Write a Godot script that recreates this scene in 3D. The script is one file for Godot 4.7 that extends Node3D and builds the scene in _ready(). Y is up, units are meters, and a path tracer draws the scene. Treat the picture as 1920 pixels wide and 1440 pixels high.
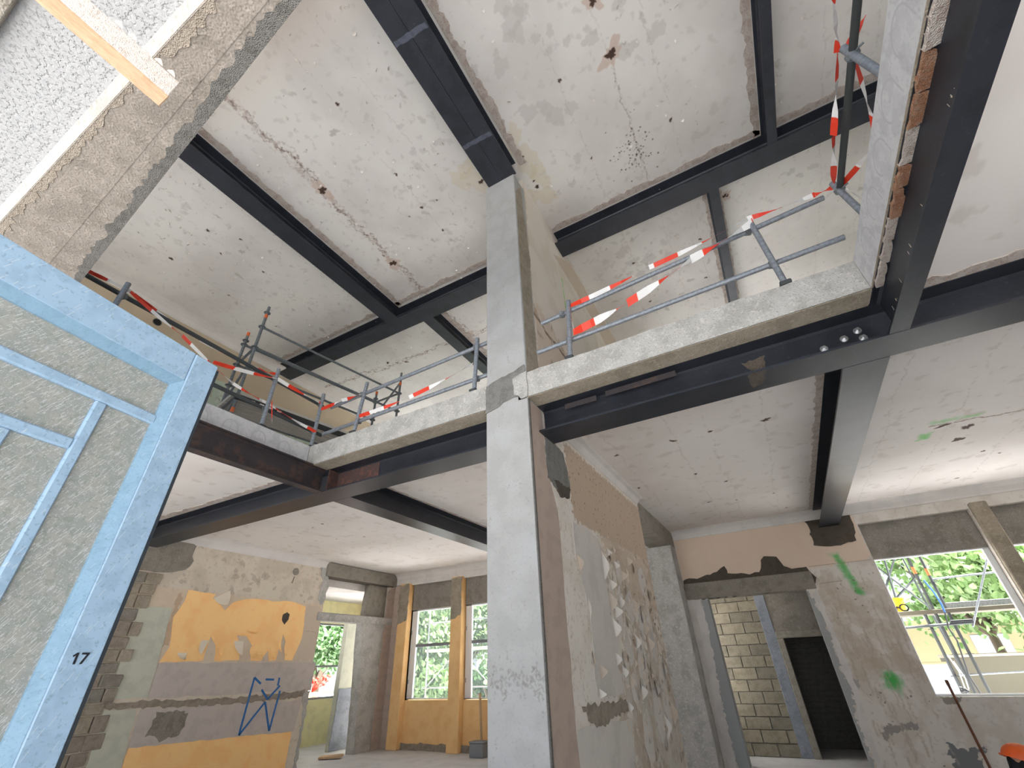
extends Node3D
# A gutted two-storey hall under renovation, seen from its entrance: x right, y up, -z into the building.

const XL := -9.65          # inner face of the left wall
const XC := -1.70          # right face of the wall behind the column
const XR := 6.5            # inner face of the right wall
const ZB := -10.4          # inner face of the back wall
const ZV := -3.5           # back edge of the floor opening
const VL := -5.08          # left edge of the floor opening
const VR := 1.30           # right edge of the floor opening
const Y1 := 3.95           # underside of the upper floor
const Y2 := 4.25           # top of the upper floor
const Y3 := 8.28           # underside of the roof slab
const YB := 3.63           # underside of the steel below the upper floor
const YT := 7.98           # underside of the steel below the roof

var M := {}
var uo := Vector3.ZERO
var uu := Vector3.ZERO
var uv := Vector3.ZERO
var taken := {}

# ---------------------------------------------------------------- shapes
func begin() -> SurfaceTool:
	var s := SurfaceTool.new()
	s.begin(Mesh.PRIMITIVE_TRIANGLES)
	return s

func plane_uv(o: Vector3, u: Vector3, v: Vector3) -> void:
	uo = o; uu = u; uv = v

func no_uv() -> void:
	uo = Vector3.ZERO; uu = Vector3.ZERO; uv = Vector3.ZERO

func put(s: SurfaceTool, p: Vector3, n: Vector3) -> void:
	s.set_normal(n)
	s.set_uv(Vector2((p - uo).dot(uu), (p - uo).dot(uv)))
	s.add_vertex(p)

func tri(s: SurfaceTool, a: Vector3, b: Vector3, c: Vector3) -> void:
	var n := (b - a).cross(c - a)
	if n.length_squared() < 1e-16:
		return
	n = n.normalized()
	put(s, a, n); put(s, c, n); put(s, b, n)

func quad(s: SurfaceTool, a: Vector3, b: Vector3, c: Vector3, d: Vector3) -> void:
	tri(s, a, b, c); tri(s, a, c, d)

func quad_out(s: SurfaceTool, a: Vector3, b: Vector3, c: Vector3, d: Vector3, mid: Vector3) -> void:
	if (b - a).cross(c - a).dot((a + c) * 0.5 - mid) < 0.0:
		quad(s, a, d, c, b)
	else:
		quad(s, a, b, c, d)

func tri_out(s: SurfaceTool, a: Vector3, b: Vector3, c: Vector3, mid: Vector3) -> void:
	if (b - a).cross(c - a).dot((a + b + c) / 3.0 - mid) < 0.0:
		tri(s, a, c, b)
	else:
		tri(s, a, b, c)

func hexa(s: SurfaceTool, p: Array) -> void:
	var mid := Vector3.ZERO
	for q in p:
		mid += q
	mid /= 8.0
	for f in [[0, 1, 2, 3], [4, 5, 6, 7], [0, 1, 5, 4], [1, 2, 6, 5], [2, 3, 7, 6], [3, 0, 4, 7]]:
		quad_out(s, p[f[0]], p[f[1]], p[f[2]], p[f[3]], mid)

func box(s: SurfaceTool, a: Vector3, b: Vector3) -> void:
	hexa(s, [Vector3(a.x, a.y, a.z), Vector3(b.x, a.y, a.z), Vector3(b.x, a.y, b.z), Vector3(a.x, a.y, b.z), Vector3(a.x, b.y, a.z), Vector3(b.x, b.y, a.z), Vector3(b.x, b.y, b.z), Vector3(a.x, b.y, b.z)])

func bevel_box(s: SurfaceTool, xf: Transform3D, size: Vector3, b: float) -> void:
	var h := size * 0.5
	var mid := xf.origin
	var pt := func(g: Vector3, axis: int) -> Vector3:
		var q := Vector3(g.x * (h.x - b), g.y * (h.y - b), g.z * (h.z - b))
		q[axis] = g[axis] * h[axis]
		return xf * q
	for ax in 3:
		var b1 := (ax + 1) % 3
		var b2 := (ax + 2) % 3
		for sg in [-1.0, 1.0]:
			var c := []
			for k in [[-1, -1], [1, -1], [1, 1], [-1, 1]]:
				var g := Vector3.ZERO
				g[ax] = sg; g[b1] = k[0]; g[b2] = k[1]
				c.append(pt.call(g, ax))
			quad_out(s, c[0], c[1], c[2], c[3], mid)
			for sh in [-1.0, 1.0]:
				var g1 := Vector3.ZERO
				g1[ax] = sg; g1[b1] = sh; g1[b2] = -1.0
				var g2 := g1
				g2[b2] = 1.0
				quad_out(s, pt.call(g1, ax), pt.call(g2, ax), pt.call(g2, b1), pt.call(g1, b1), mid)
	for x in [-1.0, 1.0]:
		for y in [-1.0, 1.0]:
			for z in [-1.0, 1.0]:
				var g := Vector3(x, y, z)
				tri_out(s, pt.call(g, 0), pt.call(g, 1), pt.call(g, 2), mid)

func slab(s: SurfaceTool, a: Vector3, b: Vector3, bevel := 0.004) -> void:
	bevel_box(s, Transform3D(Basis(), (a + b) * 0.5), (b - a).abs(), bevel)

func tube(s: SurfaceTool, a: Vector3, b: Vector3, r: float, n := 12, r2 := -1.0) -> void:
	if r2 < 0.0:
		r2 = r
	var d := (b - a).normalized()
	var u := d.cross(Vector3.UP if absf(d.y) < 0.9 else Vector3.RIGHT).normalized()
	var w := d.cross(u)
	for i in n:
		var t0 := TAU * i / n
		var t1 := TAU * (i + 1) / n
		var n0 := u * cos(t0) + w * sin(t0)
		var n1 := u * cos(t1) + w * sin(t1)
		var q := [a + n0 * r, a + n1 * r, b + n1 * r2, b + n0 * r2]
		var m := [n0, n1, n1, n0]
		for k in [0, 2, 1, 0, 3, 2]:
			put(s, q[k], m[k])
		tri_out(s, a, q[0], q[1], b)
		tri_out(s, b, q[3], q[2], a)

func hollow_tube(s: SurfaceTool, a: Vector3, b: Vector3, r: float, ri: float, n := 12) -> void:
	var d := (b - a).normalized()
	var u := d.cross(Vector3.UP if absf(d.y) < 0.9 else Vector3.RIGHT).normalized()
	var w := d.cross(u)
	for i in n:
		var t0 := TAU * i / n
		var t1 := TAU * (i + 1) / n
		var n0 := u * cos(t0) + w * sin(t0)
		var n1 := u * cos(t1) + w * sin(t1)
		var q := [a + n0 * r, a + n1 * r, b + n1 * r, b + n0 * r]
		var m := [n0, n1, n1, n0]
		for k in [0, 2, 1, 0, 3, 2]:
			put(s, q[k], m[k])
		var e := [a + n0 * ri, a + n1 * ri, b + n1 * ri, b + n0 * ri]
		for k in [0, 1, 2, 0, 2, 3]:
			put(s, e[k], -m[k])
		quad_out(s, q[0], q[1], e[1], e[0], b)
		quad_out(s, q[3], q[2], e[2], e[3], a)

func path_tube(s: SurfaceTool, pts: Array, r: float, n := 8) -> void:
	for i in pts.size() - 1:
		tube(s, pts[i], pts[i + 1], r, n)

func area2(poly: PackedVector2Array) -> float:
	var t := 0.0
	for i in poly.size():
		t += poly[i].cross(poly[(i + 1) % poly.size()])
	return t * 0.5

# polygon in the local xy plane of xf, thick from z = 0 to z = depth
func extrude(s: SurfaceTool, poly_in: PackedVector2Array, xf: Transform3D, depth: float) -> void:
	var poly := poly_in.duplicate()
	if area2(poly) < 0.0:
		poly.reverse()
	var ix := Geometry2D.triangulate_polygon(poly)
	for k in range(0, ix.size(), 3):
		var a := poly[ix[k]]
		var b := poly[ix[k + 1]]
		var c := poly[ix[k + 2]]
		if (b - a).cross(c - a) < 0.0:
			var t := b
			b = c; c = t
		tri(s, xf * Vector3(a.x, a.y, depth), xf * Vector3(b.x, b.y, depth), xf * Vector3(c.x, c.y, depth))
		tri(s, xf * Vector3(a.x, a.y, 0), xf * Vector3(c.x, c.y, 0), xf * Vector3(b.x, b.y, 0))
	for i in poly.size():
		var p := poly[i]
		var q := poly[(i + 1) % poly.size()]
		quad(s, xf * Vector3(p.x, p.y, 0), xf * Vector3(q.x, q.y, 0), xf * Vector3(q.x, q.y, depth), xf * Vector3(p.x, p.y, depth))

func rough(poly: Array, step: float, amp: float, sd: int) -> PackedVector2Array:
	var g := RandomNumberGenerator.new()
	g.seed = sd
	var out := PackedVector2Array()
	for i in poly.size():
		var a: Vector2 = poly[i]
		var b: Vector2 = poly[(i + 1) % poly.size()]
		var n := maxi(1, int(a.distance_to(b) / step))
		for k in n:
			var p := a.lerp(b, float(k) / n)
			out.append(p + Vector2(g.randf_range(-amp, amp), g.randf_range(-amp, amp)))
	if Geometry2D.triangulate_polygon(out).is_empty():
		return PackedVector2Array(poly)
	return out

# a strip along local x from 0 to len, straight side at y = 0, ragged side about y = w
func rag(length: float, w: float, amp: float, step: float, sd: int) -> PackedVector2Array:
	var g := RandomNumberGenerator.new()
	g.seed = sd
	var out := PackedVector2Array([Vector2(0, 0), Vector2(length, 0)])
	var n := maxi(2, int(length / step))
	var drift := 0.0
	for k in n + 1:
		drift = lerpf(drift, g.randf_range(-1.0, 1.0), 0.45)
		out.append(Vector2(length * (1.0 - float(k) / n), maxf(0.012, w + amp * (drift + 0.45 * g.randf_range(-1.0, 1.0)))))
	return out

func cuts(a: Array, most: float) -> Array:
	a.sort()
	var out := []
	for v in a:
		var e := clampf(v, 0.0, most)
		if out.is_empty() or e - out[-1] > 1e-4:
			out.append(e)
	return out

# wall panel: local x along, y up, face at z = 0 towards +z, back at z = -t, with rectangular holes
func holed(s: SurfaceTool, xf: Transform3D, w: float, h: float, t: float, holes: Array) -> void:
	var xs := [0.0, w]
	var ys := [0.0, h]
	for r in holes:
		xs.append_array([r.position.x, r.end.x]); ys.append_array([r.position.y, r.end.y])
	xs = cuts(xs, w); ys = cuts(ys, h)
	var inside := func(i: int, j: int) -> bool:
		if i < 0 or j < 0 or i >= xs.size() - 1 or j >= ys.size() - 1:
			return false
		var c := Vector2((xs[i] + xs[i + 1]) * 0.5, (ys[j] + ys[j + 1]) * 0.5)
		for r in holes:
			if r.has_point(c):
				return false
		return true
	for i in xs.size() - 1:
		for j in ys.size() - 1:
			if not inside.call(i, j):
				continue
			var x0: float = xs[i]
			var x1: float = xs[i + 1]
			var y0: float = ys[j]
			var y1: float = ys[j + 1]
			var mid := xf * Vector3((x0 + x1) * 0.5, (y0 + y1) * 0.5, -t * 0.5)
			quad_out(s, xf * Vector3(x0, y0, 0), xf * Vector3(x1, y0, 0), xf * Vector3(x1, y1, 0), xf * Vector3(x0, y1, 0), mid)
			quad_out(s, xf * Vector3(x0, y0, -t), xf * Vector3(x1, y0, -t), xf * Vector3(x1, y1, -t), xf * Vector3(x0, y1, -t), mid)
			if not inside.call(i - 1, j):
				quad_out(s, xf * Vector3(x0, y0, 0), xf * Vector3(x0, y1, 0), xf * Vector3(x0, y1, -t), xf * Vector3(x0, y0, -t), mid)
			if not inside.call(i + 1, j):
				quad_out(s, xf * Vector3(x1, y0, 0), xf * Vector3(x1, y1, 0), xf * Vector3(x1, y1, -t), xf * Vector3(x1, y0, -t), mid)
			if not inside.call(i, j - 1):
				quad_out(s, xf * Vector3(x0, y0, 0), xf * Vector3(x1, y0, 0), xf * Vector3(x1, y0, -t), xf * Vector3(x0, y0, -t), mid)
			if not inside.call(i, j + 1):
				quad_out(s, xf * Vector3(x0, y1, 0), xf * Vector3(x1, y1, 0), xf * Vector3(x1, y1, -t), xf * Vector3(x0, y1, -t), mid)

# ---------------------------------------------------------------- nodes
func numbered(called: String) -> String:
	if not taken.has(called):
		taken[called] = 0
		return called
	taken[called] += 1
	return "%s_%03d" % [called, taken[called]]

func obj(called: String, s: SurfaceTool, m: Material, parent: Node3D, at := Vector3.ZERO) -> MeshInstance3D:
	var o := MeshInstance3D.new()
	o.mesh = s.commit()
	o.material_override = m
	o.name = called
	o.position = at
	parent.add_child(o, true)
	return o

func thing(called: String, label: String, category: String, base := Vector3.ZERO, group := "") -> Node3D:
	var o := Node3D.new()
	o.name = numbered(called)
	o.position = base
	add_child(o, true)
	o.set_meta("label", label)
	o.set_meta("category", category)
	if group:
		o.set_meta("group", group)
	return o

# a part of a thing whose shape is given in world coordinates
func part(t: Node3D, called: String, s: SurfaceTool, m: Material, label := "") -> MeshInstance3D:
	var at := Vector3.ZERO
	var up: Node = t
	while up is Node3D and up != self:
		at -= up.position
		up = up.get_parent()
	var o := obj(called, s, m, t, at)
	if label:
		o.set_meta("label", label)
	return o

func structure(called: String, label: String, category: String) -> Node3D:
	var o := Node3D.new()
	o.name = called
	add_child(o, true)
	o.set_meta("kind", "structure")
	o.set_meta("label", label)
	o.set_meta("category", category)
	return o

# ---------------------------------------------------------------- textures
func noise(w: int, h: int, freq: float, sd: int, kind := 0, octaves := 4, seamless := false) -> PackedByteArray:
	var f := FastNoiseLite.new()
	f.seed = sd
	f.frequency = freq
	f.noise_type = [FastNoiseLite.TYPE_SIMPLEX_SMOOTH, FastNoiseLite.TYPE_CELLULAR, FastNoiseLite.TYPE_PERLIN][kind]
	f.fractal_octaves = octaves
	f.fractal_type = FastNoiseLite.FRACTAL_FBM if octaves > 1 else FastNoiseLite.FRACTAL_NONE
	var im: Image = f.get_seamless_image(w, h) if seamless else f.get_image(w, h)
	im.convert(Image.FORMAT_L8)
	return im.get_data()

class Canvas:
	var w: int
	var h: int
	var d: PackedByteArray
	var o: Vector2
	var k: Vector2

	# o is the world point at the texture's corner, far the one at the opposite corner
	func _init(w_: int, h_: int, c: Color, o_ := Vector2.ZERO, far := Vector2.ONE) -> void:
		w = w_; h = h_; o = o_
		k = Vector2(w / (far.x - o.x), h / (far.y - o.y))
		var im := Image.create(w, h, false, Image.FORMAT_RGB8)
		im.fill(c)
		d = im.get_data()

	func layer(n: PackedByteArray, lo: int, hi: int, c: Color, most: float) -> void:
		var lut := PackedInt32Array()
		for i in 256:
			lut.append(int(256.0 * most * smoothstep(float(lo), float(hi), float(i)) if lo < hi else 256.0 * most * (1.0 - smoothstep(float(hi), float(lo), float(i)))))
		var r := int(c.r * 255.0)
		var g := int(c.g * 255.0)
		var b := int(c.b * 255.0)
		var j := 0
		for i in w * h:
			var a := lut[n[i]]
			if a > 0:
				d[j] += ((r - d[j]) * a) >> 8
				d[j + 1] += ((g - d[j + 1]) * a) >> 8
				d[j + 2] += ((b - d[j + 2]) * a) >> 8
			j += 3

	func dot(x: int, y: int, c: Color, a: float) -> void:
		if x < 0 or y < 0 or x >= w or y >= h:
			return
		var j := (y * w + x) * 3
		d[j] = int(lerpf(d[j], c.r * 255.0, a))
		d[j + 1] = int(lerpf(d[j + 1], c.g * 255.0, a))
		d[j + 2] = int(lerpf(d[j + 2], c.b * 255.0, a))

	# irregular blob: p and r in world units
	func blob(p: Vector2, r: float, c: Color, a: float, g: RandomNumberGenerator, squash := 1.0, wild := 0.35) -> void:
		var q := (p - o) * k
		var rx := r * absf(k.x)
		var ry := r * absf(k.y)
		var ph := [g.randf() * TAU, g.randf() * TAU, g.randf() * TAU, g.randf() * TAU]
		var turn := g.randf() * PI
		var ct := cos(turn)
		var sn := sin(turn)
		var reach := 1.9 * maxf(1.0, squash)
		for y in range(int(q.y - ry * reach) - 1, int(q.y + ry * reach) + 2):
			for x in range(int(q.x - rx * reach) - 1, int(q.x + rx * reach) + 2):
				var e := Vector2((x - q.x) / maxf(rx, 0.5), (y - q.y) / maxf(ry, 0.5))
				e = Vector2(e.x * ct + e.y * sn, (e.y * ct - e.x * sn))
				e.x /= squash
				var t := e.angle()
				var lim := 1.0 + wild * (0.5 * sin(2.0 * t + ph[0]) + 0.4 * sin(3.0 * t + ph[1]) + 0.3 * sin(5.0 * t + ph[2]) + 0.25 * sin(9.0 * t + ph[3]))
				var m := clampf((lim - e.length()) * maxf(rx, 1.0) * 0.8 + 0.5, 0.0, 1.0)
				if m > 0.0:
					dot(x, y, c, a * m)

	func line(p: Vector2, q: Vector2, width: float, c: Color, a: float, g: RandomNumberGenerator, shake := 0.0, gaps := 0.0) -> void:
		var p0 := (p - o) * k
		var p1 := (q - o) * k
		var n := int(maxf(absf(p1.x - p0.x), absf(p1.y - p0.y)) * 1.5) + 1
		var wide := maxf(width * absf(k.x) * 0.5, 0.3)
		var off := Vector2.ZERO
		var on := 1.0
		for i in n + 1:
			if shake > 0.0:
				off += Vector2(g.randf_range(-1, 1), g.randf_range(-1, 1)) * shake * absf(k.x) * 0.15
				off *= 0.97
			if gaps > 0.0 and i % 6 == 0:
				on = 0.0 if g.randf() < gaps else g.randf_range(0.5, 1.0)
			var e := p0.lerp(p1, float(i) / n) + off
			var ww := wide * g.randf_range(0.7, 1.15)
			for y in range(int(floor(e.y - ww)), int(ceil(e.y + ww)) + 1):
				for x in range(int(floor(e.x - ww)), int(ceil(e.x + ww)) + 1):
					var m := clampf(ww - Vector2(x, y).distance_to(e) + 0.6, 0.0, 1.0)
					if m > 0.0:
						dot(x, y, c, a * m * on * 0.7)

	# polygon with a wavering edge; n is a noise of the canvas' size
	func region(poly: PackedVector2Array, c: Color, a: float, n: PackedByteArray, waver: float) -> void:
		var lo := poly[0]
		var hi := poly[0]
		for p in poly:
			lo = lo.min(p); hi = hi.max(p)
		lo -= Vector2(waver, waver); hi += Vector2(waver, waver)
		var a0 := (lo - o) * k
		var a1 := (hi - o) * k
		for y in range(maxi(0, int(minf(a0.y, a1.y))), mini(h, int(maxf(a0.y, a1.y)) + 1)):
			for x in range(maxi(0, int(minf(a0.x, a1.x))), mini(w, int(maxf(a0.x, a1.x)) + 1)):
				var i := y * w + x
				var e := Vector2(x, y) / k + o
				e.x += (n[i] - 127) / 128.0 * waver
				e.y += (n[(i * 7 + 911) % n.size()] - 127) / 512.0 * waver + (n[w * h - 1 - i] - 127) / 128.0 * waver
				if Geometry2D.is_point_in_polygon(e, poly):
					dot(x, y, c, a)

	func picture() -> Image:
		return Image.create_from_data(w, h, false, Image.FORMAT_RGB8, d)

	func texture() -> ImageTexture:
		return ImageTexture.create_from_image(picture())

func rgb(r: int, g: int, b: int) -> Color:
	return Color(r / 255.0, g / 255.0, b / 255.0)

func plain(key: String, c: Color, rough_ := 0.85, metal := 0.0) -> StandardMaterial3D:
	var m := StandardMaterial3D.new()
	m.resource_name = key
	m.albedo_color = c
	m.roughness = rough_
	m.metallic = metal
	M[key] = m
	return m

# a material that shows a texture repeated every `size` metres, without texture coordinates
func tiled(key: String, t: Texture2D, size: float, rough_ := 0.9, relief := 0.0, tint := Color.WHITE, bump: Texture2D = null) -> StandardMaterial3D:
	var m := plain(key, tint, rough_)
	m.albedo_texture = t
	m.uv1_triplanar = true
	m.uv1_world_triplanar = true
	m.uv1_scale = Vector3.ONE / size
	if relief > 0.0:
		m.heightmap_enabled = true
		m.heightmap_scale = relief
		m.heightmap_texture = bump if bump else t
	return m

func mapped(key: String, t: Texture2D, rough_ := 0.9, relief := 0.0) -> StandardMaterial3D:
	var m := plain(key, Color.WHITE, rough_)
	m.albedo_texture = t
	m.texture_repeat = false
	if relief > 0.0:
		m.heightmap_enabled = true
		m.heightmap_scale = relief
		m.heightmap_texture = t
	return m

func gen(sd: int) -> RandomNumberGenerator:
	var g := RandomNumberGenerator.new()
	g.seed = sd
	return g

# ---------------------------------------------------------------- materials
func make_materials() -> void:
	# concrete: clouds, pores, pale scratches
	var n := 384
	var big := noise(n, n, 0.012, 1, 0, 4, true)
	var mid := noise(n, n, 0.05, 2, 0, 4, true)
	var fine := noise(n, n, 0.22, 3, 0, 3, true)
	var pores := noise(n, n, 0.09, 4, 1, 1, true)
	var c := Canvas.new(n, n, rgb(186, 184, 180))
	c.layer(big, 90, 190, rgb(164, 162, 156), 0.75)
	c.layer(mid, 150, 205, rgb(214, 212, 207), 0.55)
	c.layer(fine, 160, 210, rgb(140, 138, 133), 0.5)
	c.layer(pores, 50, 10, rgb(120, 116, 110), 0.35)
	var concrete := c.texture()
	var bc := Canvas.new(n, n, Color(0.5, 0.5, 0.5))
	bc.layer(mid, 90, 180, Color.WHITE, 0.5)
	bc.layer(fine, 100, 180, Color.BLACK, 0.55)
	var bump := bc.texture()
	tiled("concrete", concrete, 1.6, 0.92, 0.5, Color.WHITE, bump)
	tiled("concrete_pale", concrete, 1.3, 0.92, 0.6, rgb(250, 250, 250), bump)
	tiled("concrete_warm", concrete, 1.4, 0.92, 0.6, rgb(226, 214, 196), bump)
	tiled("concrete_dark", concrete, 1.1, 0.92, 0.9, rgb(204, 197, 188), bump)
	tiled("mortar", concrete, 0.7, 0.95, 1.6, rgb(196, 196, 196), bump)
	tiled("mortar_wet", concrete, 0.8, 0.95, 1.2, rgb(128, 118, 108), bump)
	c = Canvas.new(n, n, rgb(190, 191, 194))
	c.layer(big, 100, 190, rgb(180, 181, 185), 0.8)
	c.layer(mid, 160, 210, rgb(198, 199, 203), 0.5)
	c.layer(fine, 185, 215, rgb(168, 168, 171), 0.35)
	var smooth_render := c.texture()
	tiled("render_grey", smooth_render, 1.9, 0.9, 0.1, Color.WHITE, bump)
	tiled("column_render", smooth_render, 2.6, 0.85, 0.08, rgb(232, 230, 222), bump)
	tiled("tan_plaster", smooth_render, 0.9, 0.95, 0.3, Color(0.98, 0.88, 0.80), bump)
	tiled("cream_paint", smooth_render, 2.7, 0.7, 0.06, Color(1.12, 1.08, 1.03), bump)
	tiled("white_plaster", smooth_render, 2.2, 0.85, 0.15, Color(1.15, 1.12, 1.08), bump)
	tiled("brown_plaster", concrete, 0.6, 0.95, 1.2, rgb(232, 218, 204), bump)
	tiled("blue_render", concrete, 1.2, 0.9, 0.3, rgb(196, 206, 226), bump)
	tiled("floor_concrete", smooth_render, 2.4, 0.9, 0.2, Color(1.08, 1.07, 1.05), bump)
	tiled("outside_ground", smooth_render, 6.0, 0.95, 0.0, Color(1.2, 1.19, 1.17), bump)
	tiled("street", concrete, 5.0, 0.95, 0.0, rgb(186, 187, 190), bump)
	tiled("block_a", concrete, 0.8, 0.95, 1.5, rgb(214, 206, 188), bump)
	tiled("block_b", concrete, 0.9, 0.95, 1.5, rgb(196, 189, 174), bump)
	tiled("block_c", concrete, 0.7, 0.95, 1.5, rgb(228, 219, 198), bump)
	tiled("brick_grey", concrete, 0.5, 0.95, 1.0, rgb(172, 172, 168), bump)
	tiled("mauve_paint", smooth_render, 1.1, 0.8, 0.2, Color(1.05, 0.99, 0.94), bump)
	tiled("green_paint", smooth_render, 1.3, 0.8, 0.2, Color(1.06, 1.06, 0.96), bump)
	tiled("pale_yellow_paint", smooth_render, 1.5, 0.8, 0.2, Color(1.22, 1.18, 0.92), bump)
	tiled("tan_beam", concrete, 1.1, 0.92, 0.5, rgb(206, 196, 188), bump)
	tiled("mortar_joint", concrete, 0.5, 0.95, 1.4, rgb(168, 166, 164), bump)
	tiled("window_worn", concrete, 0.6, 0.8, 0.6, rgb(214, 208, 198), bump)
	# broken plaster with brick dust, for the chases round the beams
	c = Canvas.new(n, n, rgb(208, 198, 190))
	c.layer(big, 110, 180, rgb(190, 174, 164), 0.8)
	c.layer(mid, 165, 200, rgb(170, 136, 122), 0.5)
	c.layer(fine, 172, 205, rgb(140, 126, 118), 0.6)
	c.layer(pores, 40, 5, rgb(126, 112, 104), 0.4)
	tiled("broken_plaster", c.texture(), 0.7, 0.97, 1.0, Color.WHITE, bump)
	# terracotta
	c = Canvas.new(n, n, rgb(176, 126, 96))
	c.layer(big, 90, 170, rgb(190, 148, 118), 0.8)
	c.layer(mid, 150, 200, rgb(196, 176, 160), 0.7)
	c.layer(fine, 160, 205, rgb(120, 80, 62), 0.5)
	tiled("terracotta", c.texture(), 0.5, 0.95, 1.5, Color.WHITE, bump)
	# painted steel with scuffs, and bare rusty steel
	c = Canvas.new(n, n, rgb(50, 53, 62))
	c.layer(big, 100, 180, rgb(42, 45, 52), 0.8)
	c.layer(fine, 185, 215, rgb(92, 95, 102), 0.45)
	c.layer(mid, 188, 214, rgb(82, 84, 88), 0.4)
	var steel := c.texture()
	tiled("steel", steel, 1.7, 0.42, 0.05, Color.WHITE, bump)
	tiled("steel_low", steel, 1.5, 0.38, 0.05, rgb(205, 208, 212), bump)
	c = Canvas.new(n, n, rgb(52, 47, 50))
	c.layer(big, 120, 200, rgb(78, 60, 54), 0.9)
	c.layer(mid, 140, 200, rgb(44, 41, 46), 0.7)
	c.layer(fine, 180, 215, rgb(104, 80, 68), 0.4)
	tiled("rusty_steel", c.texture(), 1.3, 0.6, 0.2, Color.WHITE, bump)
	tiled("steel_scuffed", steel, 0.4, 0.5, 0.05, Color(1.6, 1.6, 1.6), bump)
	tiled("rust", c.texture(), 0.5, 0.7, 0.3, Color(1.35, 1.15, 1.05), bump)
	plain("bolt_steel", rgb(200, 202, 205), 0.3, 0.9)
	# galvanised tube
	c = Canvas.new(128, 128, rgb(150, 156, 164))
	var gz := noise(128, 128, 0.08, 9, 1, 1, true)
	c.layer(gz, 60, 150, rgb(122, 128, 136), 0.7)
	tiled("galvanised", c.texture(), 0.3, 0.45, 0.0, Color.WHITE)
	M["galvanised"].metallic = 0.35
	tiled("galvanised_dull", c.texture(), 0.3, 0.6, 0.0, rgb(206, 208, 204))
	plain("tube_dark", rgb(66, 70, 72), 0.6, 0.1)
	plain("orange_band", rgb(226, 112, 62), 0.6)
	plain("deck_steel", rgb(196, 193, 186), 0.75, 0.0)
	plain("dark_profile", rgb(46, 48, 52), 0.5)
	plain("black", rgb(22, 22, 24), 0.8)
	plain("hole", rgb(58, 44, 38), 1.0)
	# barrier tape: red and white bars
	var im := Image.create(64, 8, false, Image.FORMAT_RGB8)
	im.fill(rgb(244, 243, 242))
	im.fill_rect(Rect2i(0, 0, 32, 8), rgb(232, 62, 36))
	var tp := plain("barrier_tape", Color.WHITE, 0.45)
	tp.albedo_texture = ImageTexture.create_from_image(im)
	tp.backlight_enabled = true
	tp.backlight = Color(0.25, 0.25, 0.25)
	# timber
	c = Canvas.new(512, 64, rgb(214, 182, 150))
	var grain := noise(512, 64, 0.03, 12, 0, 4)
	c.layer(grain, 120, 170, rgb(196, 160, 126), 0.6)
	for i in 64:
		var y := i / 64.0
		c.line(Vector2(0, y), Vector2(1, y + 0.01), 0.001, rgb(170, 128, 96), 0.4, gen(40 + i), 0.0, 0.5)
	tiled("timber", c.texture(), 0.6, 0.8, 0.3)
	var gz2 := noise(n, n, 0.03, 15, 0, 4, true)
	c = Canvas.new(n, n, rgb(232, 226, 222))
	c.layer(gz2, 120, 190, rgb(214, 204, 200), 0.8)
	c.layer(fine, 150, 200, rgb(190, 178, 172), 0.6)
	c.layer(pores, 40, 10, rgb(160, 146, 140), 0.5)
	tiled("timber_sawn", c.texture(), 0.5, 0.9, 0.5, Color(1.08, 1.06, 1.04), bump)
	tiled("timber_boards", c.texture(), 0.5, 0.9, 0.4, rgb(226, 196, 158), bump)
	# flaking white masonry paint, as relief
	var flake := noise(512, 512, 0.03, 21, 1, 3, true)
	var flake2 := noise(512, 512, 0.03, 22, 0, 4, true)
	c = Canvas.new(512, 512, rgb(184, 184, 185))
	c.layer(flake2, 110, 170, rgb(176, 176, 178), 0.7)
	c.layer(flake, 178, 214, rgb(160, 160, 161), 0.6)
	var fb := Canvas.new(512, 512, Color(0.2, 0.2, 0.2))
	fb.layer(flake, 190, 90, Color.WHITE, 0.8)
	fb.layer(flake2, 130, 160, Color(0.75, 0.75, 0.75), 0.8)
	tiled("flaking_paint", c.texture(), 0.34, 0.8, 0.8, Color.WHITE, fb.texture())
	# door paint and dirty patterned glass
	c = Canvas.new(512, 512, rgb(172, 202, 228))
	var dn := noise(512, 512, 0.012, 31, 0, 5, true)
	c.layer(dn, 110, 180, rgb(160, 190, 216), 0.8)
	c.layer(noise(512, 512, 0.06, 32, 0, 4, true), 170, 205, rgb(136, 160, 182), 0.6)
	var g := gen(33)
	for i in 150:
		var p := Vector2(g.randf(), g.randf())
		c.line(p, p + Vector2(0.012, -0.03) * g.randf_range(0.4, 1.5), 0.003, rgb(226, 234, 240), 0.8, g, 0.0)
	tiled("blue_paint", c.texture(), 0.45, 0.42, 0.12)
	tiled("blue_paint_worn", c.texture(), 0.3, 0.5, 0.15, rgb(214, 226, 228))
	c = Canvas.new(768, 768, rgb(172, 176, 172))
	c.layer(noise(768, 768, 0.008, 34, 0, 4, true), 100, 180, rgb(186, 186, 178), 0.9)
	c.layer(noise(768, 768, 0.02, 35, 0, 4, true), 150, 200, rgb(150, 158, 148), 0.6)
	c.layer(noise(768, 768, 0.12, 36, 0, 2, true), 170, 200, rgb(206, 208, 206), 0.6)
	for i in 2300:
		var p := Vector2(g.randf(), g.randf())
		var l := g.randf()
		c.line(p, p + Vector2(0.008, -0.015) * lerpf(0.15, 3.6, l * l * l * l), 0.0034, rgb(234, 236, 236), g.randf_range(0.5, 1.0), g, 0.0)
	var gl := tiled("dirty_glass", c.texture(), 0.34, 0.35, 0.1)
	gl.backlight_enabled = true
	gl.backlight = Color(0.5, 0.52, 0.5)
	plain("lettering", rgb(34, 36, 44), 0.6)
	plain("door_edge", rgb(58, 66, 74), 0.7)
	var pane := plain("pane", Color(0.9, 0.96, 0.97, 0.08), 0.03)
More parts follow.
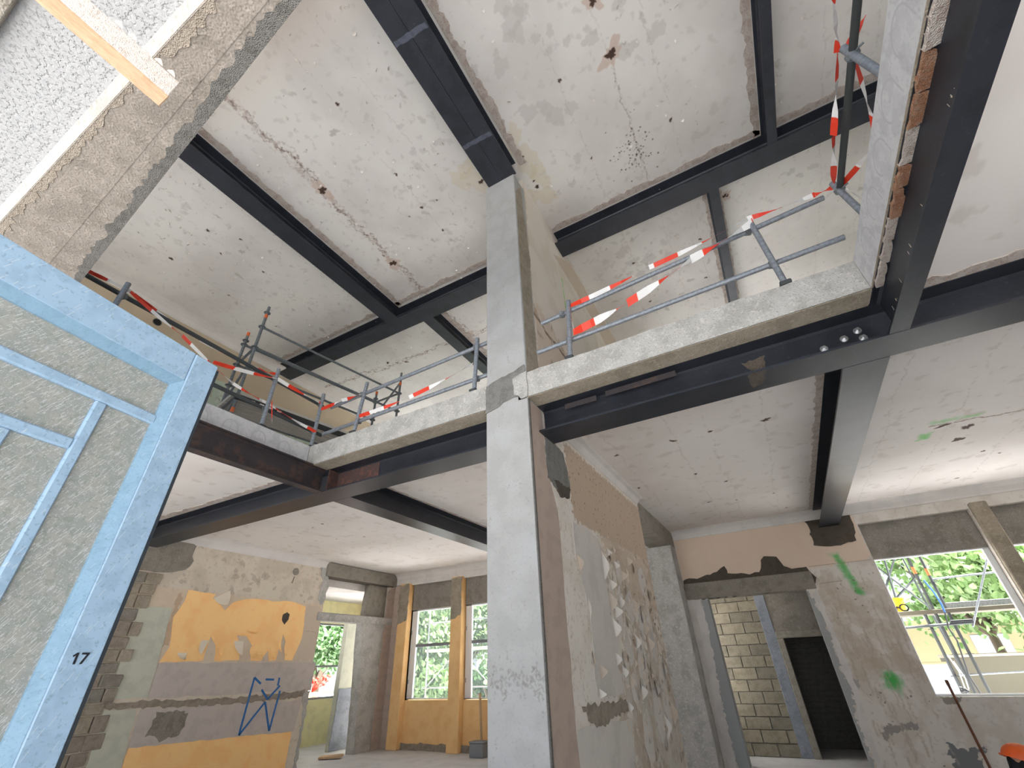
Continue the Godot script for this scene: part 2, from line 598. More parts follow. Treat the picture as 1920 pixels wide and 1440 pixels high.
	pane.transparency = BaseMaterial3D.TRANSPARENCY_ALPHA
	var dusty := plain("dusty_pane", Color(0.86, 0.93, 0.95, 0.22), 0.4)
	dusty.transparency = BaseMaterial3D.TRANSPARENCY_ALPHA
	plain("window_white", rgb(232, 234, 236), 0.5)
	plain("window_grey", rgb(132, 136, 142), 0.55)
	tiled("head_panel", concrete, 1.7, 0.9, 0.2, rgb(200, 194, 188), bump)
	c = Canvas.new(n, n, rgb(250, 208, 146))
	c.layer(big, 100, 190, rgb(244, 196, 134), 0.7)
	c.layer(mid, 165, 215, rgb(230, 184, 128), 0.3)
	tiled("yellow_paint", c.texture(), 1.9, 0.75, 0.1, rgb(252, 250, 250), bump)
	tiled("yellow_paper", c.texture(), 2.6, 0.8, 0.06, Color(1.06, 1.04, 1.02), bump)
	plain("paper_back", rgb(232, 220, 202), 0.9)
	plain("paint_flake", rgb(204, 190, 174), 0.7)
	plain("paint_white", rgb(226, 220, 212), 0.7)
	plain("spray_blue", rgb(52, 112, 178), 0.8)
	plain("spray_green", rgb(96, 190, 96), 0.8)
	plain("rust_rod", rgb(112, 72, 52), 0.9)
	plain("bucket_yellow", rgb(244, 196, 32), 0.5)
	plain("helmet_orange", rgb(236, 98, 34), 0.35)
	plain("skin", rgb(196, 146, 120), 0.6)
	plain("jacket", rgb(62, 66, 76), 0.9)
	plain("trousers", rgb(70, 74, 88), 0.9)
	plain("hose_blue", rgb(40, 88, 168), 0.5)
	plain("bark", rgb(96, 84, 70), 0.95)
	plain("white_sheet", rgb(140, 146, 156), 0.6)
	plain("net_white", rgb(226, 236, 234), 0.8)
	plain("garden_wall", rgb(92, 88, 76), 0.95)
	plain("house_cream", rgb(136, 126, 96), 0.9)
	plain("house_white", rgb(190, 194, 192), 0.9)
	plain("red_flower", rgb(206, 62, 46), 0.8)
	for k in 3:
		var lf := plain("leaf_%d" % k, [rgb(96, 122, 74), rgb(116, 140, 92), rgb(72, 100, 62)][k], 0.6)
		lf.backlight_enabled = true
		lf.backlight = [Color(0.30, 0.40, 0.20), Color(0.36, 0.45, 0.26), Color(0.22, 0.32, 0.16)][k]

# ---------------------------------------------------------------- one-off textures
func v2(a: Array) -> PackedVector2Array:
	var out := PackedVector2Array()
	for i in range(0, a.size(), 2):
		out.append(Vector2(a[i], a[i + 1]))
	return out

func roof_ceiling_texture() -> ImageTexture:
	var w := 1600
	var h := 1030
	var c := Canvas.new(w, h, rgb(225, 221, 217), Vector2(XL, 0), Vector2(XR, ZB))
	var n1 := noise(w, h, 0.006, 51, 0, 4)
	var n2 := noise(w, h, 0.05, 52, 0, 4)
	c.layer(n1, 110, 190, rgb(214, 209, 205), 0.8)
	c.layer(n1, 110, 60, rgb(230, 227, 222), 0.8)
	c.layer(n2, 176, 206, rgb(204, 199, 194), 0.5)
	var g := gen(53)
	var grey := rgb(196, 191, 187)
	# where the paint has come away
	for p in [[-0.81, -1.91, 4], [-0.84, -1.72, 3], [-0.67, -1.83, 3], [-0.81, -2.07, 2.5], [-0.93, -2.04, 2], [-0.46, -2.24, 1.6], [-0.65, -2.22, 1.6], [-0.04, -2.58, 2.5], [-0.04, -2.47, 1.4], [-0.32, -2.45, 1.5], [-1.19, -2.27, 3], [-1.17, -2.12, 1.4], [-0.57, -2.43, 1.4], [-1.52, -2.13, 1.8], [-1.14, -2.96, 3.4], [-0.90, -3.03, 3], [-0.82, -3.21, 3.6], [-0.58, -3.21, 2.6], [-0.78, -3.95, 2], [-1.02, -4.32, 1.5], [0.26, -2.90, 3], [0.40, -2.93, 2], [0.38, -2.41, 2], [0.71, -2.92, 3], [-2.93, -2.56, 1.6], [-2.80, -2.63, 1.2], [-2.52, -2.27, 1.4], [-2.50, -2.65, 2], [-2.85, -2.18, 1.2], [-3.02, -2.79, 1.6], [-2.94, -3.29, 1.3], [-3.17, -1.83, 1.2], [-4.33, -2.95, 1.6], [0.26, -3.63, 1], [1.21, -4.28, 2], [1.07, -4.55, 1.6], [0.92, -4.55, 2], [2.51, -6.05, 1.8], [2.19, -5.96, 1.6], [2.32, -6.11, 1.4], [3.49, -6.43, 1], [-0.77, -6.18, 3], [-0.63, -6.49, 3], [-0.33, -6.56, 3.5], [-0.66, -6.08, 2], [0.02, -6.33, 2], [-0.58, -6.89, 2.5], [-1.10, -6.21, 2], [0.03, -7.19, 2], [-1.03, -6.74, 1.5], [-0.36, -7.14, 2], [0.02, -6.66, 2], [0.31, -7.12, 2], [-1.32, -6.50, 1.5]]:
		c.blob(Vector2(p[0], p[1]), p[2] * 0.031, grey, 0.5, g, 1.35)
	for i in 330:
		var q := Vector2(g.randf_range(-9.3, 3.8), g.randf_range(-9.6, -0.6))
		if i % 3 == 0:
			q = Vector2(g.randf_range(-1.4, 0.9), g.randf_range(-8.6, -5.6))
		elif i % 3 == 1:
			q = Vector2(g.randf_range(-8.5, -2.4), g.randf_range(-5.0, -1.0))
		var r := g.randf_range(0.012, 0.042)
		c.blob(q, r, rgb(204, 199, 194) if g.randf() < 0.7 else rgb(180, 173, 167), g.randf_range(0.3, 0.7), g, g.randf_range(1.0, 2.4), 0.5)
	# damp stains beside the column head
	for p in [[-2.42, -3.42, 0.20], [-2.38, -3.2, 0.12], [-1.5, -3.55, 0.18], [-1.42, -3.9, 0.14], [-1.5, -3.15, 0.12], [-1.55, -4.25, 0.16]]:
		c.blob(Vector2(p[0], p[1]), p[2], rgb(214, 200, 172), 0.4, g, 1.5, 0.4)
	# joints of the floor units
	for x in [-3.42, -2.9, -0.6, 0.1, 0.62, -8.2, -7.05, 2.6, 3.2]:
		c.line(Vector2(x, -0.4), Vector2(x + 0.01, -10.0), 0.008, rgb(178, 170, 163), 0.5, g, 0.05, 0.35)
	c.line(Vector2(0.13, -2.9), Vector2(0.08, -4.9), 0.012, rgb(150, 140, 132), 0.7, g, 0.06, 0.2)
	for k in 5:
		c.line(Vector2(-4.62 + 0.014 * k - 0.03, -0.2), Vector2(-4.68 + 0.014 * k - 0.03, -5.1), 0.02, [rgb(186, 172, 164), rgb(150, 132, 124), rgb(202, 194, 188), rgb(116, 96, 88), rgb(190, 178, 170)][k], 0.7, g, 0.16, 0.2)
	for k in 4:
		c.line(Vector2(-4.7 + 0.02 * k, -5.5), Vector2(-4.72 + 0.02 * k, -9.0), 0.018, [rgb(186, 168, 160), rgb(148, 126, 118), rgb(122, 100, 92), rgb(196, 186, 178)][k], 0.7, g, 0.12, 0.3)
		c.line(Vector2(-9.6, -6.45 - 0.02 * k), Vector2(-3.6, -6.74 - 0.02 * k), 0.018, [rgb(186, 168, 160), rgb(148, 126, 118), rgb(122, 100, 92), rgb(196, 186, 178)][k], 0.7, g, 0.14, 0.3)
	# small cracks and scrapes
	for i in 150:
		var q := Vector2(g.randf_range(-9.0, -2.4), g.randf_range(-6.5, -0.8)) if i % 4 else Vector2(g.randf_range(-1.5, 3.0), g.randf_range(-8.5, -1.5))
		var t := g.randf_range(0, TAU)
		c.line(q, q + Vector2(cos(t), sin(t)) * g.randf_range(0.04, 0.16), 0.009, rgb(150, 142, 135), 0.75, g, 0.12, 0.2)
	for i in 90:
		c.blob(Vector2(0.02 + g.randfn(0.0, 0.16), -4.25 + g.randfn(0.0, 0.22)), g.randf_range(0.003, 0.012), rgb(84, 76, 66), 0.9, g)
	# broken spots and drill holes, the dark depth of the holes painted in brown
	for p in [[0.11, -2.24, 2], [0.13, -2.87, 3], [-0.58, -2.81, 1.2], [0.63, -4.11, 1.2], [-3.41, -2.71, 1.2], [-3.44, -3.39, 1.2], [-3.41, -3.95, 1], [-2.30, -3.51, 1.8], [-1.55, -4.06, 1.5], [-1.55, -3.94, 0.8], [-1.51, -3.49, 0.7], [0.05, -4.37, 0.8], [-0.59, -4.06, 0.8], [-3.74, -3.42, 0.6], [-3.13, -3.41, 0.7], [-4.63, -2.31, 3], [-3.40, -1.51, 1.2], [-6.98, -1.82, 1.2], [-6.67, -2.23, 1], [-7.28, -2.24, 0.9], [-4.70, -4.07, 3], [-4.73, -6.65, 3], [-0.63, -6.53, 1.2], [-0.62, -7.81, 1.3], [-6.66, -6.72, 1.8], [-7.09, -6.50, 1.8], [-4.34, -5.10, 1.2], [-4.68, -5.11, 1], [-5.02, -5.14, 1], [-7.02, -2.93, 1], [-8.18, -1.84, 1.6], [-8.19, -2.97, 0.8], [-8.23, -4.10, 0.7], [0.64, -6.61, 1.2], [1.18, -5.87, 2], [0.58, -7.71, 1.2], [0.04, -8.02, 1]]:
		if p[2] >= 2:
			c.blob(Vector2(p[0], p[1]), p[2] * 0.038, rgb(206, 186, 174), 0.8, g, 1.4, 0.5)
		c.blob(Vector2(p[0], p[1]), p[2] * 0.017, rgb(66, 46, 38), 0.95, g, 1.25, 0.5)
	return c.texture()

func hall_ceiling_texture() -> ImageTexture:
	var w := 1500
	var h := 966
	var c := Canvas.new(w, h, rgb(232, 226, 221), Vector2(XL, 0), Vector2(XR, ZB))
	var n1 := noise(w, h, 0.006, 61, 0, 4)
	c.layer(n1, 110, 190, rgb(225, 218, 212), 0.8)
	c.layer(noise(w, h, 0.03, 62, 0, 4), 175, 205, rgb(205, 197, 188), 0.5)
	var g := gen(63)
	for x in [-1.38, -0.6, -0.19, 0.43, 1.75, 2.45, 3.25, -7.1, -7.7, -8.4, -6.4]:
		c.line(Vector2(x, -4.1), Vector2(x + 0.01, -10.2), 0.008, rgb(182, 173, 164), 0.6, g, 0.05, 0.3)
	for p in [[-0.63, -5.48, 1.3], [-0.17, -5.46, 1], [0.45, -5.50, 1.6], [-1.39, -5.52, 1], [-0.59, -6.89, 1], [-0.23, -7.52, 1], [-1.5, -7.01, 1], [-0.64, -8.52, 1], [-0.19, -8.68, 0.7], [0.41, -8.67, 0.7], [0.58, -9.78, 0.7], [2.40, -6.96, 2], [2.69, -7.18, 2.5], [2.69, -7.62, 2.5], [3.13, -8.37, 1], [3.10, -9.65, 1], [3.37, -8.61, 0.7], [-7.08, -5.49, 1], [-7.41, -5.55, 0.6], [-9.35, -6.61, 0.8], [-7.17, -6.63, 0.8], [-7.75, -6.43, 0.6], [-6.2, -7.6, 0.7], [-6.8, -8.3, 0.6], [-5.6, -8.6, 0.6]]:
		c.blob(Vector2(p[0], p[1]), p[2] * 0.02, rgb(74, 52, 42), 0.95, g, 1.5, 0.5)  # brown blobs paint the dark depth of drill holes
	c.line(Vector2(2.25, -6.9), Vector2(3.5, -7.0), 0.02, rgb(120, 98, 84), 0.8, g, 0.06, 0.1)
	# green sprayed marks
	for i in 60:
		c.blob(Vector2(g.randf_range(2.25, 2.75), -6.8 + g.randfn(0, 0.03)), 0.035, rgb(150, 208, 138), 0.1, g, 1.3)
		c.blob(Vector2(g.randf_range(2.2, 2.32), g.randf_range(-7.35, -7.12)), 0.03, rgb(130, 206, 118), 0.13, g, 1.3)
	for i in 120:
		c.blob(Vector2(g.randf_range(-9.5, 5.0), g.randf_range(-10.2, -4.2)), g.randf_range(0.005, 0.014), rgb(196, 187, 179), 0.5, g, 1.8)
	return c.texture()

func left_wall_texture() -> ImageTexture:
	var w := 1400
	var h := 532
	var c := Canvas.new(w, h, rgb(216, 204, 188), Vector2(0, Y1), Vector2(ZB, 0))
	var n1 := noise(w, h, 0.012, 71, 0, 4)
	var n2 := noise(w, h, 0.06, 72, 0, 4)
	c.layer(n1, 100, 180, rgb(202, 190, 174), 0.8)
	c.layer(n2, 160, 205, rgb(180, 167, 152), 0.5)
	c.layer(n1, 100, 70, rgb(214, 204, 188), 0.7)
	c.region(v2([-4.0, 3.0, -8.2, 3.0, -8.2, 1.85, -4.0, 1.85]), rgb(220, 198, 172), 0.55, n2, 0.06)
	c.region(v2([-4.78, 2.95, -4.85, 2.1, -4.72, 2.1, -4.70, 2.95]), rgb(190, 158, 128), 0.6, n2, 0.05)
	c.region(v2([-7.5, 2.95, -8.1, 2.95, -8.1, 1.85, -7.5, 1.85]), rgb(202, 186, 170), 0.7, n2, 0.08)
	var g := gen(73)
	for i in 40:
		c.blob(Vector2(g.randf_range(-8.0, -4.2), g.randf_range(3.0, 3.8)), g.randf_range(0.01, 0.06), rgb(168, 156, 142), 0.5, g, 1.5)
	c.line(Vector2(-4.1, 2.68), Vector2(-8.1, 2.4), 0.012, rgb(150, 136, 120), 0.4, g, 0.02, 0.3)
	for i in 26:
		c.blob(Vector2(g.randf_range(-4.35, -4.0), g.randf_range(1.6, 2.7)), 0.05, rgb(150, 184, 138), 0.12, g, 1.0)
	return c.texture()

func centre_wall_texture() -> ImageTexture:
	var w := 1000
	var h := 964
	var c := Canvas.new(w, h, rgb(228, 221, 212), Vector2(-3.5, Y1), Vector2(-7.7, 0))
	var n1 := noise(w, h, 0.008, 81, 0, 4)
	var n2 := noise(w, h, 0.05, 82, 0, 4)
	c.layer(n1, 110, 180, rgb(220, 211, 200), 0.8)
	c.layer(n2, 165, 200, rgb(198, 187, 174), 0.5)
	# bare tan render under the ceiling and where the paint has gone
	c.region(v2([-4.40, 3.8, -7.7, 3.8, -7.7, 2.94, -4.48, 2.90]), rgb(190, 168, 146), 0.85, n2, 0.05)
	c.region(v2([-5.25, 2.92, -7.7, 2.94, -7.7, 2.15, -5.9, 2.3]), rgb(188, 168, 146), 0.6, n2, 0.12)
	c.region(v2([-5.4, 1.3, -5.55, 1.12, -5.36, 0.1, -7.7, 0.1, -7.7, 1.5, -6.2, 1.7]), rgb(186, 178, 168), 0.6, n2, 0.1)
	var g := gen(83)
	for i in 300:
		c.blob(Vector2(g.randf_range(-7.6, -4.4), g.randf_range(2.96, 3.75)), g.randf_range(0.003, 0.009), rgb(142, 120, 98) if g.randf() < 0.8 else rgb(214, 200, 180), 0.85, g, 2.2, 0.3)
	for i in 220:
		var p := Vector2(g.randf_range(-7.6, -5.2), g.randf_range(0.5, 2.9))
		c.line(p, p + Vector2(g.randf_range(-0.03, 0.03), -g.randf_range(0.05, 0.35)), 0.012, rgb(176, 156, 138), 0.7, g, 0.14, 0.15)
		if i % 2:
			c.blob(p, g.randf_range(0.02, 0.09), rgb(192, 174, 156), 0.6, g, 2.0, 0.5)
	for i in 60:
		var p := Vector2(g.randf_range(-5.3, -4.0), g.randf_range(0.8, 3.0))
		c.line(p, p + Vector2(g.randf_range(-0.02, 0.02), -g.randf_range(0.05, 0.3)), 0.008, rgb(164, 146, 128), 0.5, g, 0.1, 0.2)
	# the scribbled number
	for s in [[-5.20, 1.98, -5.24, 1.99], [-5.24, 1.99, -5.23, 1.88], [-5.23, 1.88, -5.28, 1.88], [-5.31, 1.99, -5.31, 1.93], [-5.31, 1.93, -5.35, 1.93], [-5.35, 1.99, -5.35, 1.88], [-5.43, 1.99, -5.39, 1.99], [-5.39, 1.99, -5.39, 1.95], [-5.39, 1.95, -5.43, 1.94], [-5.43, 1.94, -5.42, 1.89], [-5.42, 1.89, -5.38, 1.89]]:
		c.line(Vector2(s[0], s[1]), Vector2(s[2], s[3]), 0.008, rgb(96, 92, 92), 0.8, g)
	return c.texture()

func upper_centre_wall_texture() -> ImageTexture:
	var w := 860
	var h := 500
	var c := Canvas.new(w, h, rgb(232, 223, 212), Vector2(-3.5, Y3), Vector2(ZB, Y2))
	var n1 := noise(w, h, 0.01, 91, 0, 4)
	var n2 := noise(w, h, 0.05, 92, 0, 4)
	c.layer(n1, 110, 180, rgb(224, 213, 200), 0.8)
	c.region(v2([-3.5, 8.1, -3.9, 8.1, -3.85, 4.25, -3.5, 4.25]), rgb(206, 194, 180), 0.8, n2, 0.04)
	c.region(v2([-3.9, 5.65, -4.3, 5.6, -4.85, 5.45, -5.2, 5.55, -6.0, 5.3, -6.6, 4.9, -6.4, 4.25, -3.85, 4.25]), rgb(212, 194, 176), 0.8, n2, 0.08)
	c.region(v2([-4.86, 7.55, -5.82, 8.2, -10.4, 8.25, -10.4, 7.35, -7.4, 7.35, -6.7, 7.5]), rgb(204, 186, 166), 0.75, n2, 0.03)
	var g := gen(93)
	c.line(Vector2(-3.84, 5.38), Vector2(-4.86, 5.3), 0.05, rgb(140, 122, 106), 0.9, g, 0.05)
	c.line(Vector2(-3.62, 5.9), Vector2(-3.84, 5.7), 0.02, rgb(150, 132, 116), 0.8, g, 0.03)
	for i in 50:
		c.blob(Vector2(-5.17 + g.randfn(0, 0.006), g.randf_range(6.5, 7.2)), 0.018, rgb(132, 212, 100), 0.4, g)
	for i in 70:
		var p := Vector2(g.randf_range(-6.4, -3.6), g.randf_range(4.3, 5.6))
		c.blob(p, g.randf_range(0.01, 0.06), rgb(222, 212, 198) if i % 2 else rgb(176, 156, 136), 0.6, g, 1.8, 0.5)
	for i in 30:
		var p := Vector2(g.randf_range(-3.85, -3.55), g.randf_range(4.3, 7.8))
		c.line(p, p + Vector2(0.02, -g.randf_range(0.1, 0.5)), 0.015, rgb(168, 152, 138), 0.6, g, 0.05, 0.2)
	return c.texture()

func upper_left_wall_texture() -> ImageTexture:
	var w := 900
	var h := 350
	var c := Canvas.new(w, h, rgb(196, 180, 156), Vector2(0, Y3), Vector2(ZB, Y2))
	var n1 := noise(w, h, 0.01, 101, 0, 4)
	var n2 := noise(w, h, 0.05, 102, 0, 4)
	c.layer(n1, 120, 190, rgb(186, 170, 146), 0.7)
	c.region(v2([-3.7, 7.25, -10.4, 7.25, -10.4, 4.25, -3.7, 4.25]), rgb(186, 202, 186), 0.95, n2, 0.04)
	var g := gen(103)
	for i in 130:
		var p := Vector2(g.randf_range(-7.6, -3.8), g.randf_range(5.6, 7.1))
		c.blob(p, g.randf_range(0.01, 0.07), rgb(160, 150, 120) if i % 2 else rgb(206, 214, 204), 0.7, g, 2.0, 0.6)
		c.line(p, p + Vector2(g.randf_range(-0.15, 0.1), -g.randf_range(0.03, 0.2)), 0.014, rgb(112, 104, 82), 0.7, g, 0.12, 0.1)
	for i in 14:
		c.blob(Vector2(-5.4 + g.randfn(0, 0.25), 6.55 + g.randfn(0, 0.1)), g.randf_range(0.03, 0.08), rgb(150, 192, 120) if i % 3 else rgb(206, 168, 128), 0.6, g)
	return c.texture()

func back_wall_texture() -> ImageTexture:
	var w := 1300
	var h := 626
	var c := Canvas.new(w, h, rgb(220, 214, 206), Vector2(XC, Y1), Vector2(XR, 0))
	var n1 := noise(w, h, 0.012, 111, 0, 4)
	var n2 := noise(w, h, 0.06, 112, 0, 4)
	c.layer(n1, 110, 185, rgb(206, 197, 187), 0.8)
	c.layer(n2, 168, 205, rgb(188, 178, 168), 0.4)
	c.region(v2([XC, 3.95, 1.62, 3.95, 1.62, 3.05, 1.55, 2.98, 0.6, 2.94, -1.7, 2.96]), rgb(224, 202, 182), 0.9, n2, 0.04)
	c.region(v2([0.35, 2.6, 0.46, 2.6, 0.54, 2.2, 0.55, 1.84, 0.53, 1.45, 0.52, 1.22, 0.57, 1.07, 0.48, 0.72, 0.49, 0.39, 0.49, 0.0, 0.3, 0.0]), rgb(164, 166, 166), 0.95, n2, 0.05)
	c.region(v2([-1.42, 2.6, -1.2, 2.6, -1.2, 0.0, -1.5, 0.0, -1.5, 0.9]), rgb(160, 163, 164), 0.95, n2, 0.05)
	c.region(v2([0.73, 0.46, 0.82, 0.61, 1.30, 0.66, 1.2, 0.58, 1.0, 0.55, 0.85, 0.5, 0.8, 0.42]), rgb(150, 144, 138), 0.9, n2, 0.05)
	c.region(v2([0.5, 1.25, 0.72, 1.22, 0.68, 1.1, 0.55, 1.12]), rgb(166, 164, 160), 0.9, n2, 0.05)
	c.region(v2([1.49, 0.42, 1.60, 0.36, 1.95, 0.38, 1.80, 0.25, 1.76, 0.0, 1.49, 0.0]), rgb(122, 124, 128), 0.95, n2, 0.06)
	c.region(v2([1.66, 0.97, 1.95, 0.97, 1.88, 0.90, 1.72, 0.87]), rgb(150, 144, 136), 0.9, n2, 0.04)
	var g := gen(113)
	for i in 260:
		var t := g.randf()
		c.blob(Vector2(lerpf(1.10, 1.24, t) + g.randfn(0, 0.03), lerpf(3.15, 2.45, t)), 0.03, rgb(92, 186, 98), 0.09, g, 1.2)
		if i < 120:
			c.blob(Vector2(1.17 + g.randfn(0, 0.045), 1.2 + g.randfn(0, 0.06)), 0.04, rgb(82, 178, 90), 0.12, g)
	for i in 34:
		c.blob(Vector2(g.randf_range(0.6, 1.6), g.randf_range(0.1, 2.9)), g.randf_range(0.004, 0.013), rgb(120, 106, 96), 0.8, g, 1.4)
	for i in 60:
		var p := Vector2(g.randf_range(0.6, 1.6), g.randf_range(0.2, 2.9))
		c.line(p, p + Vector2(g.randf_range(-0.02, 0.02), -g.randf_range(0.1, 0.5)), 0.03, rgb(190, 178, 164), 0.18, g, 0.04, 0.1)
	for i in 26:
		c.blob(Vector2(g.randf_range(0.7, 1.5), g.randf_range(1.4, 2.8)), g.randf_range(0.05, 0.16), rgb(186, 170, 150), 0.3, g, 1.6)
	c.line(Vector2(0.62, 2.98), Vector2(1.6, 2.98), 0.01, rgb(160, 144, 130), 0.6, g)
	c.line(Vector2(0.7, 2.68), Vector2(1.05, 2.69), 0.01, rgb(150, 138, 128), 0.6, g)
	return c.texture()

func column_texture() -> ImageTexture:
	var w := 128
	var h := 2000
	var c := Canvas.new(w, h, rgb(172, 172, 171), Vector2(-2.2, 8.0), Vector2(-1.69, 0.0))
	var n1 := noise(w, h, 0.012, 141, 0, 4)
	c.layer(n1, 110, 190, rgb(162, 162, 162), 0.6)
	c.layer(n1, 110, 60, rgb(176, 177, 178), 0.6)
	c.layer(noise(w, h, 0.12, 142, 0, 3), 170, 212, rgb(150, 149, 147), 0.4)
	var g := gen(143)
	for i in 170:
		c.blob(Vector2(g.randf_range(-2.19, -1.70), 1.5 + g.randfn(0.0, 0.06)), g.randf_range(0.003, 0.010), rgb(128, 126, 122), 0.4, g, 1.6, 0.5)
	for i in 90:
		var p := Vector2(g.randf_range(-2.19, -1.70), g.randf_range(0.3, 7.9))
		c.line(p, p + Vector2(g.randf_range(-0.02, 0.02), -g.randf_range(0.02, 0.12)), 0.006, rgb(142, 140, 137), 0.5, g, 0.05, 0.3)
	for i in 36:
		c.blob(Vector2(g.randf_range(-2.19, -1.70), g.randf_range(0.3, 7.9)), g.randf_range(0.02, 0.10), rgb(178, 180, 183), 0.2, g, 1.8, 0.4)
	return c.texture()

# cement faces at the sides of the floor opening, with shapes drawn into them with a finger
func drawn_cement_texture(kind: int) -> ImageTexture:
	var w := 1000
	var h := 86
	var c := Canvas.new(w, h, rgb(200, 200, 201), Vector2(0, 0.3), Vector2(3.5, 0))
	c.layer(noise(w, h, 0.02, 121 + kind, 0, 4), 110, 190, rgb(184, 184, 187), 0.8)
	c.layer(noise(w, h, 0.09, 125 + kind, 0, 3), 160, 210, rgb(172, 172, 175), 0.5)
	var g := gen(130 + kind)
	var ink := rgb(180, 180, 183)
	for i in 9:
		var x := 0.25 + i * 0.36
		var r := 0.09
		var y := 0.13
		if kind == 0:
			var last := Vector2(x - r, 0.03)
			for k in 11:
				var t := PI - PI * k / 10.0
				var p := Vector2(x + r * cos(t), y + 0.10 * sin(t))
				c.line(last, p, 0.014, ink, 0.7, g)
				last = p
			c.line(last, Vector2(x + r, 0.03), 0.014, ink, 0.7, g)
			c.line(Vector2(x - r, 0.12), Vector2(x + r, 0.11), 0.01, ink, 0.5, g)
			c.line(Vector2(x, 0.21), Vector2(x, 0.05), 0.01, ink, 0.35, g)
		else:
			for q in [Vector2(x - 0.06, 0.17), Vector2(x + 0.05, 0.17), Vector2(x - 0.05, 0.09), Vector2(x + 0.06, 0.08)]:
				c.blob(q, 0.034, rgb(190, 190, 193), 0.6, g, 1.4)
			var last := Vector2(x - 0.11, 0.06)
			for k in 13:
				var t := PI * 1.1 - PI * 1.3 * k / 12.0
				var p := Vector2(x + 0.12 * cos(t), 0.15 + 0.09 * sin(t))
				c.line(last, p, 0.012, ink, 0.6, g)
				last = p
	return c.texture()

# ---------------------------------------------------------------- building
func flat_down(x: float, y: float, z: float) -> Transform3D:
	# local x = world x, local y = world z, local z = down
	return Transform3D(Basis(Vector3(1, 0, 0), Vector3(0, 0, 1), Vector3(0, -1, 0)), Vector3(x, y, z))

func on_left_wall(x: float) -> Transform3D:
	# local x = world z, local y = world y, local z = -x ; used with depth < 0 handled by origin
	return Transform3D(Basis(Vector3(0, 0, 1), Vector3(0, 1, 0), Vector3(-1, 0, 0)), Vector3(x, 0, 0))

func on_back_wall(z: float) -> Transform3D:
	return Transform3D(Basis(Vector3(1, 0, 0), Vector3(0, 1, 0), Vector3(0, 0, 1)), Vector3(0, 0, z))

# thin irregular layer on a wall that faces +x, its face `t` proud of x
func wall_plate(parent: Node3D, called: String, poly: PackedVector2Array, x: float, t: float, m: Material, label := "") -> MeshInstance3D:
	var s := begin()
	extrude(s, poly, on_left_wall(x + t), t)
	return part(parent, called, s, m, label)

func back_plate(parent: Node3D, called: String, poly: PackedVector2Array, z: float, t: float, m: Material, label := "") -> MeshInstance3D:
	var s := begin()
	extrude(s, poly, on_back_wall(z), t)
	return part(parent, called, s, m, label)

# broken plaster beside a beam: along x (axis 0) or z (axis 2)
func chase(parent: Node3D, axis: int, a: float, b: float, edge: float, side: float, w: float, y: float, sd: int, m := "broken_plaster", step := 0.06) -> void:
	var s := begin()
	var poly := rag(b - a, w, w * 0.42, step, sd)
	var xf: Transform3D
	if axis == 0:
		xf = Transform3D(Basis(Vector3(1, 0, 0), Vector3(0, 0, side), Vector3(0, -1, 0)), Vector3(a, y, edge))
	else:
		xf = Transform3D(Basis(Vector3(0, 0, 1), Vector3(side, 0, 0), Vector3(0, -1, 0)), Vector3(edge, y, a))
	extrude(s, poly, xf, 0.007)
	part(parent, "broken_plaster_edge", s, M[m])

func curl(s: SurfaceTool, at: Vector3, along: Vector3, out_dir: Vector3, normal: Vector3, w: float, l: float, lift: float) -> void:
	# a flake fixed along one edge that rolls away from the surface
	var n := 4
	for k in n:
		var a0 := float(k) / n
		var a1 := float(k + 1) / n
		var p0 := out_dir * l * a0 * (1.0 - 0.3 * a0) + normal * lift * a0 * a0
		var p1 := out_dir * l * a1 * (1.0 - 0.3 * a1) + normal * lift * a1 * a1
		var w0 := w * (1.0 - 0.25 * a0 - 0.6 * a0 * a0)
		var w1 := w * (1.0 - 0.25 * a1 - 0.6 * a1 * a1)
		var q := [at + p0 - along * w0 * 0.5, at + p0 + along * w0 * 0.5, at + p1 + along * w1 * 0.5, at + p1 - along * w1 * 0.5]
		var th := normal * 0.0015
		quad(s, q[0], q[1], q[2], q[3])
		quad(s, q[0] - th, q[3] - th, q[2] - th, q[1] - th)

